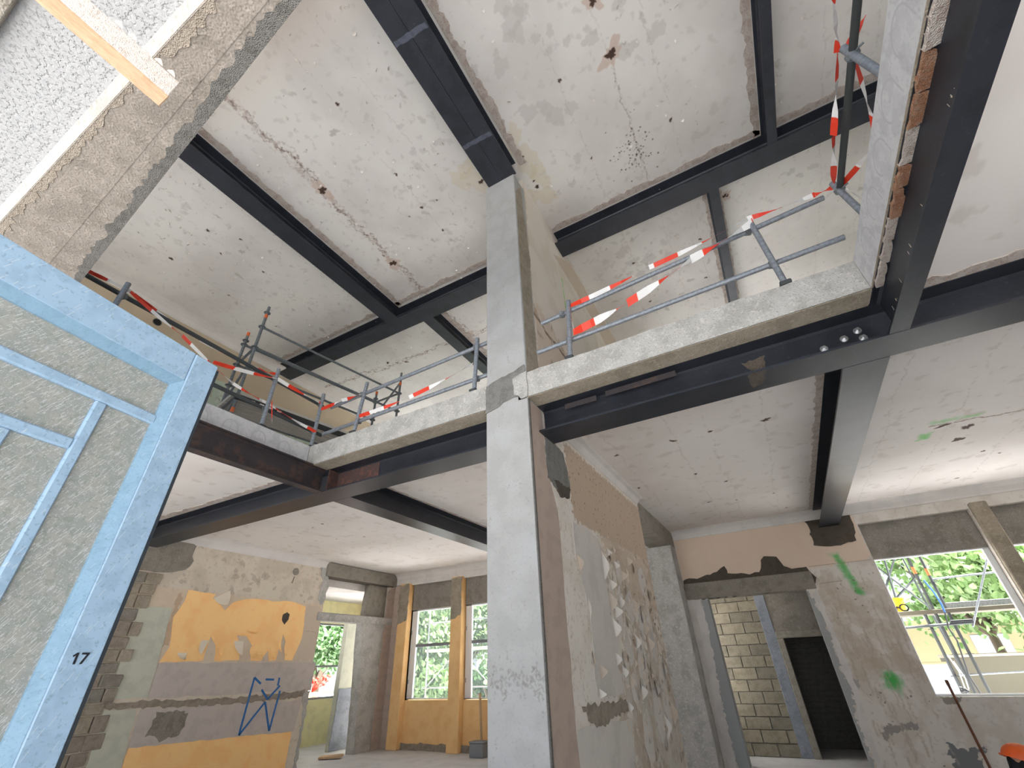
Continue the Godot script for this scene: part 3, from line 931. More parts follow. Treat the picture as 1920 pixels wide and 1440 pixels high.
func build_floors() -> void:
	var f := structure("floor", "bare grey concrete ground floor of the gutted hall", "floor")
	var s := begin()
	box(s, Vector3(XL - 0.3, -0.25, -13.2), Vector3(XR + 0.3, 0.0, 0.35))
	part(f, "floor_slab", s, M.floor_concrete)
	s = begin()
	box(s, Vector3(-14.0, -0.25, -16.0), Vector3(XL - 0.3, -0.001, -6.0))
	part(f, "side_room_floor", s, M.floor_concrete)
	f = structure("ground_outside", "pale paved ground outside the building", "ground")
	s = begin()
	box(s, Vector3(-45, -0.6, -45), Vector3(40, -0.26, 0.3))
	part(f, "paving", s, M.outside_ground)
	s = begin()
	box(s, Vector3(-45, -0.6, 0.3), Vector3(40, -0.262, 45))
	part(f, "street", s, M.street)

	# upper floor, with the opening over the hall
	var c := structure("ceiling", "white painted underside of the upper floor round a large opening", "ceiling")
	plane_uv(Vector3(XL, 0, 0), Vector3(1.0 / (XR - XL), 0, 0), Vector3(0, 0, 1.0 / ZB))
	s = begin()
	box(s, Vector3(XL, Y1, ZB), Vector3(XR, Y2, ZV - 0.03))
	box(s, Vector3(XL, Y1, ZV - 0.03), Vector3(VL - 0.03, Y2, -0.02))
	box(s, Vector3(VR + 0.03, Y1, ZV - 0.03), Vector3(XR, Y2, -0.02))
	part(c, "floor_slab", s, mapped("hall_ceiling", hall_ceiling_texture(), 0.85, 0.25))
	no_uv()
	# concrete edge bands, tops uneven
	for e in [[VL, -2.2, 201], [-1.80, VR, 202]]:
		s = begin()
		var top := rag(e[1] - e[0], 0.305, 0.012, 0.09, e[2])
		extrude(s, top, Transform3D(Basis(), Vector3(e[0], Y1 - 0.005, ZV - 0.03)), 0.03)
		part(c, "slab_edge", s, M.concrete_pale, "rough pale concrete edge of the upper floor")
		s = begin()
		extrude(s, rag(e[1] - e[0], 0.31, 0.02, 0.12, e[2] + 5), Transform3D(Basis(Vector3(1, 0, 0), Vector3(0, 0, -1), Vector3(0, 1, 0)), Vector3(e[0], Y1 - 0.012, ZV)), 0.012)
		part(c, "edge_soffit", s, M.concrete_warm)
	# rendered side faces
	for k in 2:
		var sx: float = [VL, VR][k]
		var dir: float = [1.0, -1.0][k]
		plane_uv(Vector3(sx, Y1 + 0.3, 0), Vector3(0, 0, -1.0 / 3.5), Vector3(0, -1.0 / 0.3, 0))
		s = begin()
		slab(s, Vector3(sx - dir * 0.03, Y1 - 0.004, ZV), Vector3(sx, Y2 + 0.004, -0.05), 0.006)
		part(c, "rendered_edge", s, mapped("drawn_cement_%d" % k, drawn_cement_texture(k), 0.85, 0.25), "smooth grey cement edge with arches drawn by finger")
		no_uv()
	# broken hollow tiles along the right side of the opening
	var g := gen(211)
	var z := ZV + 0.02
	while z < -0.15:
		var l := g.randf_range(0.16, 0.28)
		s = begin()
		var w := g.randf_range(0.045, 0.085)
		extrude(s, rough(v2([VR + 0.014, z, VR + 0.02 + w * g.randf_range(0.8, 1.1), z + 0.01, VR + 0.02 + w * g.randf_range(0.6, 1.0), z + l - 0.01, VR + 0.012, z + l]), 0.035, 0.006, 600 + int(z * -100.0)), flat_down(0, Y1 - 0.004, 0), g.randf_range(0.024, 0.036))
		part(c, "broken_tile", s, M.terracotta if g.randf() < 0.6 else M.broken_plaster)
		z += l
	s = begin()
	extrude(s, rag(3.4, 0.12, 0.012, 0.1, 212), Transform3D(Basis(Vector3(0, 0, 1), Vector3(1, 0, 0), Vector3(0, -1, 0)), Vector3(VR, Y1, ZV)), 0.006)
	part(c, "broken_plaster_edge", s, M.concrete_warm)
	# broken plaster along the beams
	chase(c, 0, 1.45, XR, -3.74, 1.0, 0.12, Y1, 221)
	chase(c, 0, XL, -5.15, -3.74, 1.0, 0.13, Y1, 222)
	chase(c, 2, -10.2, -4.1, 1.03, -1.0, 0.07, Y1, 223)
	chase(c, 2, -10.2, -4.1, -4.76, 1.0, 0.05, Y1, 224)
	# coves where walls and ceiling meet
	for e in [[0, XL, -2.1, ZB], [0, XC, XR, ZB]]:
		s = begin()
		extrude(s, v2([0, 0, 0.14, 0, 0.09, -0.03, 0.05, -0.07, 0.02, -0.13, 0.02, -0.17, 0, -0.17]), Transform3D(Basis(Vector3(0, 0, 1), Vector3(0, 1, 0), Vector3(-1, 0, 0)), Vector3(e[2], Y1, e[3])), e[2] - e[1])
		part(c, "cove", s, M.white_plaster)
	s = begin()
	extrude(s, v2([0, 0, 0.16, 0, 0.1, -0.03, 0.05, -0.08, 0.02, -0.14, 0, -0.17]), Transform3D(Basis(Vector3(1, 0, 0), Vector3(0, 1, 0), Vector3(0, 0, 1)), Vector3(XL, Y1, -7.85)), 3.75)
	part(c, "cove", s, M.white_plaster)
	s = begin()
	extrude(s, v2([0, 0, 0.12, 0, 0.11, -0.012, 0.06, -0.03, 0.03, -0.07, 0.012, -0.1, 0, -0.1]), Transform3D(Basis(Vector3(1, 0, 0), Vector3(0, 1, 0), Vector3(0, 0, 1)), Vector3(XC, Y1, -7.55)), 3.45)
	part(c, "cove", s, M.white_plaster)

	# roof slab
	c = structure("ceiling_upper", "peeling white ceiling high above the upper floor", "ceiling")
	plane_uv(Vector3(XL, 0, 0), Vector3(1.0 / (XR - XL), 0, 0), Vector3(0, 0, 1.0 / ZB))
	s = begin()
	box(s, Vector3(XL - 0.3, Y3, ZB - 0.3), Vector3(XR + 0.3, Y3 + 0.3, 0.32))
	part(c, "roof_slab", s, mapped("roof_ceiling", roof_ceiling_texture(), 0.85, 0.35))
	no_uv()
	chase(c, 2, -3.6, 0.0, -1.62, 1.0, 0.11, Y3, 231, "broken_plaster", 0.045)
	chase(c, 2, -3.45, 0.0, -2.16, -1.0, 0.045, Y3, 232, "broken_plaster", 0.04)
	chase(c, 0, -1.7, 6.4, -5.02, 1.0, 0.11, Y3, 233)
	chase(c, 0, -9.5, -2.1, -5.02, 1.0, 0.1, Y3, 234)
	chase(c, 2, -5.05, -0.1, -5.42, 1.0, 0.11, Y3, 235)
	chase(c, 2, -9.5, -5.45, -4.78, 1.0, 0.12, Y3, 236)
	chase(c, 2, -5.05, -0.1, 1.78, -1.0, 0.1, Y3, 237)
	chase(c, 2, -9.5, -5.45, 1.07, 1.0, 0.06, Y3, 238)
	chase(c, 2, -9.5, -5.45, 0.9, -1.0, 0.06, Y3, 239)
	# a cove along the left wall
	s = begin()
	extrude(s, v2([0, 0, 0.3, 0, 0.2, -0.02, 0.1, -0.06, 0.04, -0.12, 0, -0.14]), Transform3D(Basis(Vector3(1, 0, 0), Vector3(0, 1, 0), Vector3(0, 0, 1)), Vector3(XL, Y3, ZB)), 10.4)
	part(c, "cove", s, M.white_plaster)
	# curled paint
	s = begin()
	g = gen(241)
	for i in 620:
		var p := Vector3(g.randf_range(-8.9, -2.35), Y3 - 0.001, g.randf_range(-6.6, -0.6))
		if i % 4 == 0:
			p = Vector3(g.randf_range(-1.5, 3.2), Y3 - 0.001, g.randf_range(-8.8, -1.2))
		var t := g.randf() * TAU
		curl(s, p, Vector3(cos(t), 0, sin(t)), Vector3(-sin(t), 0, cos(t)), Vector3.DOWN, g.randf_range(0.02, 0.07), g.randf_range(0.015, 0.05), g.randf_range(0.008, 0.03))
	var fl := part(c, "curled_paint", s, M.paint_white)
	fl.set_meta("kind", "stuff")

func build_walls() -> void:
	# ---- left wall
	var wl := structure("wall_left", "long side wall with torn wallpaper and a doorway", "wall")
	plane_uv(Vector3(XL, Y1, 0), Vector3(0, 0, 1.0 / ZB), Vector3(0, -1.0 / Y1, 0))
	var s := begin()
	# local x runs to -z
	holed(s, Transform3D(Basis(Vector3(0, 0, -1), Vector3(0, 1, 0), Vector3(1, 0, 0)), Vector3(XL, 0, 0)), -ZB, Y1, 0.3, [Rect2(7.98, -0.1, 2.17, 3.74)])
	part(wl, "plaster", s, mapped("left_wall", left_wall_texture(), 0.92, 0.5))
	plane_uv(Vector3(XL, Y3, 0), Vector3(0, 0, 1.0 / ZB), Vector3(0, -1.0 / (Y3 - Y2), 0))
	s = begin()
	box(s, Vector3(XL - 0.3, Y1, ZB), Vector3(XL, Y3, 0.0))
	part(wl, "upper_plaster", s, mapped("upper_left_wall", upper_left_wall_texture(), 0.9, 0.4), "tan wall above peeling pale green paint")
	no_uv()
	s = begin()
	hollow_tube(s, Vector3(XL - 0.02, 7.86, -2.5), Vector3(XL + 0.012, 7.86, -2.5), 0.085, 0.075, 16)
	part(wl, "vent_ring", s, M.concrete_dark)
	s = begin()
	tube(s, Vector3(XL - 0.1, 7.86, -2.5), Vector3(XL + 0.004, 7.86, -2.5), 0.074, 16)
	part(wl, "painted_vent_dark", s, M.black)  # solid black disc stands in for the darkness inside the vent
	# wallpaper and paint layers
	wall_plate(wl, "wallpaper_sheet", rough(v2([-4.85, 3.00, -5.38, 2.99, -5.35, 2.91, -5.65, 2.71, -5.76, 2.86, -6.0, 2.95, -6.23, 2.98, -6.74, 2.95, -7.09, 3.00, -7.49, 2.92, -7.56, 2.32, -7.41, 1.86, -7.22, 1.87, -7.16, 2.2, -7.06, 2.34, -7.02, 1.88, -6.86, 1.86, -6.78, 2.06, -6.66, 1.87, -6.44, 1.88, -6.4, 2.12, -6.22, 2.28, -6.02, 2.30, -6.12, 2.18, -6.2, 1.88, -5.72, 1.86, -5.66, 2.12, -5.52, 2.26, -5.5, 1.87, -4.76, 1.86, -4.85, 2.08, -4.76, 2.55, -4.85, 2.82]), 0.12, 0.012, 301), XL, 0.006, M.yellow_paper, "torn sheet of ochre yellow wallpaper")
	wall_plate(wl, "wallpaper_sheet", rough(v2([-4.75, 0.72, -6.0, 0.68, -7.75, 0.61, -7.75, 0.0, -4.78, 0.0]), 0.12, 0.01, 302), XL, 0.006, M.yellow_paper, "low sheet of ochre yellow wallpaper")
	wall_plate(wl, "paint_layer", rough(v2([-4.76, 1.85, -8.05, 1.82, -8.05, 1.30, -4.80, 1.35]), 0.15, 0.015, 303), XL, 0.004, M.mauve_paint, "greyish mauve paint band")
	wall_plate(wl, "paint_layer", rough(v2([-4.73, 1.21, -7.87, 1.13, -7.78, 0.61, -4.75, 0.72]), 0.15, 0.015, 304), XL, 0.004, M.mauve_paint, "greyish mauve paint band")
	wall_plate(wl, "cement_patch", rough(v2([-5.0, 1.15, -5.55, 1.12, -5.5, 0.82, -5.2, 0.76, -4.95, 0.85]), 0.06, 0.03, 305), XL, 0.006, M.concrete_dark)
	wall_plate(wl, "broken_groove", rough(v2([-4.15, 1.34, -5.2, 1.31, -6.4, 1.27, -7.9, 1.31, -7.9, 1.20, -6.4, 1.17, -5.2, 1.21, -4.15, 1.25]), 0.06, 0.022, 306), XL, 0.009, M.brown_plaster, "broken groove chiselled along the wall")
	wall_plate(wl, "cement_strip", rough(v2([-4.12, 2.67, -4.68, 2.69, -4.78, 1.37, -4.22, 1.36]), 0.15, 0.01, 307), XL, 0.012, M.green_paint, "pale grey-green cement strip")
	wall_plate(wl, "cement_strip", rough(v2([-4.22, 1.23, -4.67, 1.21, -4.79, 0.0, -4.28, 0.0]), 0.15, 0.01, 308), XL, 0.012, M.green_paint, "pale grey-green cement strip")
	wall_plate(wl, "cement_patch", rough(v2([-3.7, 3.94, -4.5, 3.94, -4.71, 3.78, -4.74, 3.49, -4.67, 3.32, -4.3, 3.25, -3.7, 3.18]), 0.08, 0.03, 309), XL, 0.012, M.concrete_dark, "rough grey cement round the beam end")
	wall_plate(wl, "cement_patch", rough(v2([-7.03, 2.78, -6.93, 2.7, -6.97, 2.58, -7.04, 2.52, -7.1, 2.62, -7.1, 2.74]), 0.04, 0.012, 310), XL, 0.012, M.mortar_wet)
	wall_plate(wl, "cement_patch", rough(v2([-7.6, 3.94, -7.95, 3.94, -8.02, 3.3, -7.93, 2.95, -7.78, 3.1, -7.85, 3.5]), 0.07, 0.03, 311), XL, 0.01, M.concrete)
	wall_plate(wl, "cement_patch", rough(v2([-7.86, 1.24, -8.02, 1.3, -8.02, 0.0, -7.95, 0.0, -7.96, 0.8]), 0.07, 0.02, 312), XL, 0.01, M.concrete)
	# curling strips of the wallpaper
	var g := gen(313)
	for p in [[-5.44, 2.2, 0.14, 0.34], [-5.78, 2.14, 0.12, 0.3], [-6.1, 2.2, 0.2, 0.36], [-6.46, 2.1, 0.16, 0.28], [-6.62, 2.02, 0.14, 0.2], [-6.9, 2.08, 0.12, 0.26], [-7.0, 2.3, 0.09, 0.42], [-7.2, 2.2, 0.1, 0.36], [-5.1, 2.0, 0.16, 0.16], [-6.32, 2.4, 0.28, 0.1]]:
		s = begin()
		curl(s, Vector3(XL + 0.007, p[1], p[0]), Vector3(0, 0, 1), Vector3(0.0, -1.0, g.randf_range(-0.3, 0.3)).normalized(), Vector3.RIGHT, p[2], p[3], g.randf_range(0.09, 0.17))
		part(wl, "curled_wallpaper", s, M.yellow_paper if g.randf() < 0.5 else M.paper_back)
	s = begin()
	curl(s, Vector3(XL + 0.007, 2.99, -5.5), Vector3(0, 0.5, -0.85).normalized(), Vector3(0, -0.8, -0.5).normalized(), Vector3.RIGHT, 0.32, 0.3, 0.07)
	part(wl, "curled_wallpaper", s, M.paper_back)
	# round junction box with a short stain of wire
	s = begin()
	tube(s, Vector3(XL, 3.61, -7.03), Vector3(XL + 0.015, 3.61, -7.03), 0.075, 16)
	part(wl, "junction_box", s, M.concrete_dark, "round dark junction box cover")
	s = begin()
	tube(s, Vector3(XL + 0.006, 3.50, -7.02), Vector3(XL + 0.006, 3.36, -7.0), 0.007, 6)
	part(wl, "cable_end", s, M.black)
	# blue sprayed outline
	for e in [[-6.58, 0.68, -6.62, 1.58], [-6.62, 1.58, -6.79, 1.47], [-6.58, 0.68, -6.98, 1.16], [-6.98, 1.16, -7.21, 0.68], [-7.21, 0.68, -7.27, 1.33], [-7.19, 1.42, -7.19, 1.56], [-6.88, 1.54, -7.07, 1.53], [-6.84, 1.37, -7.02, 1.2], [-7.02, 1.2, -7.24, 1.42]]:
		var a := Vector2(e[0], e[1])
		var b := Vector2(e[2], e[3])
		var d := (b - a).normalized().orthogonal() * 0.017
		wall_plate(wl, "sprayed_line", PackedVector2Array([a + d, b + d, b - d, a - d]), XL, 0.0135, M.spray_blue, "blue sprayed line")
	# exposed rubble masonry at the near end
	var y := 0.0
	while y < 3.2:
		var h := g.randf_range(0.13, 0.24)
		var z := -3.62
		while z > -4.16:
			var l := g.randf_range(0.16, 0.3)
			s = begin()
			bevel_box(s, Transform3D(Basis(Vector3.RIGHT, g.randf_range(-0.05, 0.05)), Vector3(XL - 0.02 + g.randf_range(0, 0.03), y + h * 0.5, z - l * 0.5)), Vector3(0.09, h - 0.018, l - 0.018), 0.009)
			part(wl, "stone", s, [M.brown_plaster, M.concrete_dark, M.concrete_warm][g.randi() % 3])
			z -= l
		y += h
	# lintels across the doorway, concrete post beyond it
	s = begin()
	slab(s, Vector3(XL - 0.3, 3.62, ZB), Vector3(XL + 0.05, 3.94, -7.88), 0.015)
	part(wl, "lintel", s, M.concrete_dark, "dark rough concrete lintel")
	s = begin()
	slab(s, Vector3(XL - 0.2, 3.6, -10.3), Vector3(XL + 0.035, 3.66, -7.95), 0.012)
	part(wl, "lintel_rib", s, M.mortar_wet)
	s = begin()
	slab(s, Vector3(XL - 0.22, 2.65, -10.38), Vector3(XL + 0.032, 2.83, -7.86), 0.015)
	part(wl, "lintel", s, M.concrete, "grey concrete lintel lower in the doorway")
	s = begin()
	extrude(s, rough(v2([-9.36, 2.66, -10.4, 2.66, -10.4, 0.0, -9.58, 0.0, -9.5, 1.2]), 0.2, 0.02, 320), on_left_wall(XL - 0.02), 0.26)
	part(wl, "concrete_post", s, M.concrete, "bare concrete post beside the doorway")
	s = begin()
	extrude(s, rough(v2([-9.5, 3.64, -10.4, 3.64, -10.4, 2.8, -9.45, 2.8]), 0.2, 0.015, 322), on_left_wall(XL - 0.08), 0.2)
	part(wl, "concrete_infill", s, M.concrete_dark)
	s = begin()
	extrude(s, rough(v2([-10.12, 3.5, -10.4, 3.62, -10.4, 0.0, -10.08, 0.0, -10.1, 1.8]), 0.12, 0.025, 321), on_left_wall(XL + 0.02), 0.04)
	part(wl, "plaster_strip", s, M.tan_plaster)

	# ---- room seen through the doorway in the left wall
	var sr := structure("wall_side_room", "pale green painted walls of the small room beyond the doorway", "wall")
	s = begin()
	box(s, Vector3(-10.75, 0, -11.5), Vector3(-10.6, 2.75, -9.7))
	part(sr, "partition", s, M.green_paint, "pale green partition with stained grey lower part")
	s = begin()
	extrude(s, rough(v2([-9.72, 1.25, -10.3, 1.25, -10.4, 0.0, -9.66, 0.0]), 0.15, 0.015, 331), on_left_wall(-10.585), 0.012)
	part(sr, "stained_panel", s, M.blue_render)
	s = begin()
	holed(s, Transform3D(Basis(Vector3(0, 0, -1), Vector3(0, 1, 0), Vector3(1, 0, 0)), Vector3(-12.0, 0, -6.0)), 5.7, 3.95, 0.25, [Rect2(2.0, 1.0, 3.3, 1.87)])
	part(sr, "outer_wall", s, M.pale_yellow_paint, "pale yellow wall below a window")
	s = begin()
	box(s, Vector3(-12.2, 3.45, -11.5), Vector3(XL - 0.3, 3.75, -6.2))
	part(sr, "room_ceiling", s, M.white_plaster)
	s = begin()
	box(s, Vector3(-12.2, 0, -11.7), Vector3(XL - 0.3, 3.6, -11.5))
	part(sr, "end_wall", s, M.mauve_paint)
	s = begin()
	box(s, Vector3(-12.2, 0, -6.3), Vector3(XL - 0.3, 3.6, -6.1))
	part(sr, "end_wall", s, M.mauve_paint)

	# ---- wall behind the column
	var wc := structure("wall_central", "wall behind the column with peeling cream paint", "wall")
	plane_uv(Vector3(XC, Y1, -3.5), Vector3(0, 0, -1.0 / 4.2), Vector3(0, -1.0 / Y1, 0))
	s = begin()
	box(s, Vector3(-2.1, 0, -7.6), Vector3(XC, Y1, -3.84))
	part(wc, "plaster", s, mapped("centre_wall", centre_wall_texture(), 0.88, 0.5))
	plane_uv(Vector3(XC, Y3, -3.5), Vector3(0, 0, -1.0 / 6.9), Vector3(0, -1.0 / (Y3 - Y2), 0))
	s = begin()
	box(s, Vector3(-2.1, Y2, ZB), Vector3(XC, Y3, -3.84))
	part(wc, "upper_plaster", s, mapped("upper_centre_wall", upper_centre_wall_texture(), 0.88, 0.4))
	no_uv()
	wall_plate(wc, "render_strip", rough(v2([-3.53, 3.92, -3.80, 3.92, -3.84, 3.3, -4.02, 2.87, -4.02, 2.37, -4.0, 1.8, -3.98, 0.0, -3.53, 0.0]), 0.16, 0.012, 341), XC, 0.012, M.tan_plaster, "bare tan render strip beside the column")
	wall_plate(wc, "render_strip", rough(v2([-3.53, 7.6, -3.72, 7.9, -3.85, 6.4, -3.80, 5.43, -3.84, 4.27, -3.53, 4.27]), 0.2, 0.015, 342), XC, 0.012, M.concrete_warm, "bare tan render strip beside the column")
	wall_plate(wc, "cement_patch", rough(v2([-3.86, 3.64, -4.1, 3.66, -4.34, 3.6, -4.41, 3.42, -4.44, 3.23, -4.34, 3.12, -4.12, 3.10, -3.84, 3.18, -3.85, 3.38]), 0.05, 0.018, 343), XC, 0.014, M.mortar, "grey cement patch under the beam end")
	wall_plate(wc, "cement_patch", rough(v2([-4.0, 3.2, -4.42, 3.22, -4.38, 3.1, -4.12, 3.06]), 0.035, 0.014, 344), XC, 0.02, M.mortar_wet)
	# smooth paint that still holds, with its torn edge
	var paint := v2([-4.42, 2.87, -4.85, 2.89, -5.23, 2.82, -5.24, 2.54, -5.42, 2.39, -5.25, 2.30, -5.42, 2.13, -5.25, 2.05, -5.46, 1.83, -5.37, 1.68, -5.21, 1.60, -5.42, 1.43, -5.30, 1.31, -4.57, 1.34, -4.55, 1.53, -4.61, 1.69, -4.60, 2.06, -4.47, 2.39, -4.39, 2.60])
	wall_plate(wc, "paint_layer", rough(paint, 0.06, 0.014, 345), XC, 0.005, M.cream_paint, "smooth pale paint with a torn edge")
	wall_plate(wc, "paint_layer", rough(v2([-4.01, 1.16, -5.5, 1.11, -5.36, 0.6, -5.4, 0.0, -4.01, 0.0]), 0.2, 0.014, 346), XC, 0.005, M.cream_paint, "smooth pale paint low on the wall")
	wall_plate(wc, "broken_groove", rough(v2([-4.16, 1.31, -4.7, 1.28, -5.38, 1.28, -5.42, 1.18, -4.9, 1.16, -4.5, 1.12, -4.3, 1.2]), 0.05, 0.02, 347), XC, 0.012, M.brown_plaster, "chiselled groove showing rough brown mortar")
	for p in [[-5.55, 2.0, 0.22, 0.26], [-5.85, 2.55, 0.18, 0.2], [-6.1, 2.2, 0.25, 0.35], [-6.5, 2.0, 0.2, 0.3], [-5.8, 1.75, 0.22, 0.3], [-6.25, 1.55, 0.3, 0.34], [-5.75, 1.35, 0.18, 0.24], [-6.9, 1.9, 0.24, 0.5], [-7.1, 1.2, 0.26, 0.6], [-6.6, 1.05, 0.3, 0.4], [-6.0, 0.9, 0.26, 0.36], [-5.75, 2.25, 0.14, 0.2], [-6.95, 2.55, 0.3, 0.3]]:
		var poly := v2([p[0] - p[2], p[1] + p[3] * 0.3, p[0] - p[2] * 0.4, p[1] + p[3], p[0] + p[2] * 0.5, p[1] + p[3] * 0.8, p[0] + p[2], p[1] - p[3] * 0.2, p[0] + p[2] * 0.3, p[1] - p[3], p[0] - p[2] * 0.7, p[1] - p[3] * 0.7])
		for k in poly.size():
			poly[k] = Vector2(p[0], p[1]) + (poly[k] - Vector2(p[0], p[1])) * 0.7
		wall_plate(wc, "paint_layer", rough(poly, 0.06, 0.022, 350 + int(p[1] * 100)), XC, 0.004, M.cream_paint)
	g = gen(348)
	for p in [[-5.24, 2.55, 0.34, 0.09, 1], [-5.42, 2.36, 0.12, 0.12, 1], [-5.30, 2.18, 0.22, 0.1, 1], [-5.42, 2.08, 0.14, 0.13, 1], [-5.32, 1.92, 0.2, 0.08, 1], [-5.24, 1.62, 0.12, 0.1, 1], [-5.40, 1.5, 0.14, 0.1, 1], [-4.60, 2.05, 0.3, 0.05, -1], [-4.44, 2.45, 0.22, 0.04, -1], [-4.58, 1.62, 0.16, 0.06, -1], [-4.70, 1.52, 0.12, 0.12, 1], [-4.62, 1.36, 0.08, 0.06, 1], [-5.46, 2.74, 0.1, 0.12, 1], [-5.58, 2.68, 0.12, 0.14, -1], [-5.70, 2.62, 0.1, 0.1, 1], [-5.92, 2.52, 0.14, 0.08, 1], [-6.02, 2.36, 0.16, 0.1, -1], [-6.26, 2.2, 0.18, 0.12, 1], [-6.62, 2.1, 0.2, 0.16, -1], [-6.6, 1.96, 0.14, 0.1, 1], [-5.52, 1.58, 0.24, 0.1, -1], [-5.62, 1.42, 0.14, 0.1, 1], [-7.12, 1.74, 0.22, 0.12, 1], [-6.66, 1.78, 0.2, 0.1, 1], [-5.7, 2.2, 0.14, 0.12, 1], [-5.9, 2.0, 0.14, 0.16, -1], [-6.1, 1.8, 0.16, 0.1, 1], [-6.35, 1.6, 0.2, 0.1, -1], [-6.9, 2.3, 0.24, 0.1, 1], [-7.2, 2.4, 0.2, 0.1, -1], [-6.0, 1.3, 0.16, 0.1, 1], [-6.7, 1.3, 0.2, 0.14, -1], [-7.25, 1.0, 0.3, 0.12, 1], [-6.3, 2.75, 0.14, 0.1, 1], [-6.6, 2.7, 0.16, 0.1, -1], [-5.45, 1.2, 0.1, 0.06, 1], [-6.8, 0.9, 0.26, 0.12, 1], [-7.3, 1.5, 0.3, 0.1, -1]]:
		s = begin()
		curl(s, Vector3(XC + 0.005, p[1], p[0]), Vector3(0, 1, g.randf_range(-0.25, 0.25)).normalized(), Vector3(0, g.randf_range(-0.3, 0.1), -p[4]).normalized(), Vector3.RIGHT, p[2], p[3], g.randf_range(0.03, 0.075))
		part(wc, "paint_flake", s, M.paint_white if g.randf() < 0.5 else M.paint_flake)
	s = begin()
	for i in 240:
		curl(s, Vector3(XC + 0.003, g.randf_range(0.5, 2.95), g.randf_range(-7.55, -5.3)), Vector3(0, 1, g.randf_range(-0.4, 0.4)).normalized(), Vector3(0, g.randf_range(-0.4, 0.4), 1 if g.randf() < 0.5 else -1).normalized(), Vector3.RIGHT, g.randf_range(0.03, 0.16), g.randf_range(0.012, 0.05), g.randf_range(0.008, 0.03))
	var fl := part(wc, "small_paint_flakes", s, M.paint_flake)
	fl.set_meta("kind", "stuff")
	# beyond its end: lintel and pillar
	s = begin()
	slab(s, Vector3(-2.15, 3.6, ZB - 0.2), Vector3(XC - 0.004, Y1 - 0.002, -7.55), 0.01)
	part(wc, "lintel", s, M.concrete_dark, "rough concrete lintel at the end of the wall")
	s = begin()
	slab(s, Vector3(-2.6, 0, ZB - 0.3), Vector3(XC - 0.002, 3.62, ZB + 0.5), 0.006)
	part(wc, "concrete_pillar", s, M.concrete, "bare concrete pillar at the back wall")

	# ---- back wall
	var wb := structure("wall_back", "back wall with tall windows and a doorway", "wall")
	plane_uv(Vector3(XC, Y1, ZB), Vector3(1.0 / (XR - XC), 0, 0), Vector3(0, -1.0 / Y1, 0))
	s = begin()
	holed(s, Transform3D(Basis(), Vector3(XC, 0, ZB)), XR - XC, Y1, 0.3, [Rect2(0.4, -0.1, 1.75, 2.71), Rect2(3.34, 0.97, 1.62, 2.63), Rect2(5.22, 0.97, 1.62, 2.63)])
	part(wb, "plaster", s, mapped("back_wall", back_wall_texture(), 0.9, 0.4))
	no_uv()
	s = begin()
	holed(s, Transform3D(Basis(), Vector3(XL, 0, ZB - 0.08)), -2.3 - XL, Y1, 0.22, [Rect2(0.61, 0.96, 1.46, 2.66), Rect2(2.40, 0.96, 1.46, 2.66), Rect2(4.19, 0.96, 1.46, 2.66), Rect2(5.98, 0.96, 1.2, 2.66)])
	part(wb, "apron", s, M.yellow_paint, "ochre painted wall below the windows")
	s = begin()
	box(s, Vector3(XL, 3.62, ZB - 0.3), Vector3(-1.75, Y1 + 0.02, ZB))
	part(wb, "window_head_beam", s, M.white_plaster)
	for p in [[XL, -9.37], [-9.37, -9.04], [-7.58, -7.25], [-5.79, -5.46], [-4.0, -3.67]]:
		s = begin()
		slab(s, Vector3(p[0], 0, ZB - 0.2), Vector3(p[1], 3.66, ZB + (0.10 if p[0] > XL else 0.02)), 0.012)
		part(wb, "window_post", s, M.yellow_paint if p[0] > XL else M.tan_plaster, "ochre painted post between the windows")
		if p[0] > XL:
			s = begin()
			extrude(s, rough(v2([p[0] - 0.004, 3.64, p[1] + 0.004, 3.64, p[1] + 0.004, 2.75, p[0] - 0.004, 2.62]), 0.07, 0.022, 360 + int(p[0] * 10)), on_back_wall(ZB + 0.098), 0.008)
			part(wb, "bare_post_top", s, M.concrete_warm)
	for x in [[-9.04, -7.58], [-7.25, -5.79], [-5.46, -4.0], [-3.67, -2.47]]:
		s = begin()
		slab(s, Vector3(x[0], 2.98, ZB - 0.16), Vector3(x[1], 3.62, ZB - 0.1), 0.004)
		part(wb, "head_panel", s, M.head_panel, "grey panel over the window")
	for x in [[1.64, 3.26], [3.52, 5.14]]:
		s = begin()
		slab(s, Vector3(x[0], 2.99, ZB - 0.2), Vector3(x[1], 3.62, ZB - 0.12), 0.004)
		part(wb, "head_panel", s, M.head_panel, "grey panel over the window")
	s = begin()
	slab(s, Vector3(3.27, 0.97, ZB - 0.22), Vector3(3.5, 3.68, ZB + 0.09), 0.015)
	part(wb, "window_post", s, M.concrete_warm, "bare post between the windows")
	s = begin()
	extrude(s, rough(v2([XL + 0.1, 0.13, -2.2, 0.13, -2.2, 0.0, XL + 0.1, 0.0]), 0.1, 0.02, 371), on_back_wall(ZB - 0.075), 0.03)
	part(wb, "broken_skirting", s, M.brown_plaster)
	# lintel over the doorway with broken plaster round it
	s = begin()
	extrude(s, rough(v2([-1.69, 2.98, -1.33, 2.99, -1.05, 3.05, -0.84, 3.14, -0.78, 3.01, -0.4, 2.96, -0.21, 2.98, -0.14, 3.18, -0.05, 3.24, 0.15, 3.22, 0.21, 3.05, 0.35, 2.98, 0.59, 2.96, 0.67, 2.78, 0.59, 2.63, 0.41, 2.61, -1.30, 2.59, -1.69, 2.63]), 0.07, 0.018, 372), on_back_wall(ZB), 0.012)
	part(wb, "broken_plaster_edge", s, M.mortar_wet)
	s = begin()
	slab(s, Vector3(-1.69, 2.60, ZB - 0.28), Vector3(0.62, 2.90, ZB + 0.03), 0.012)
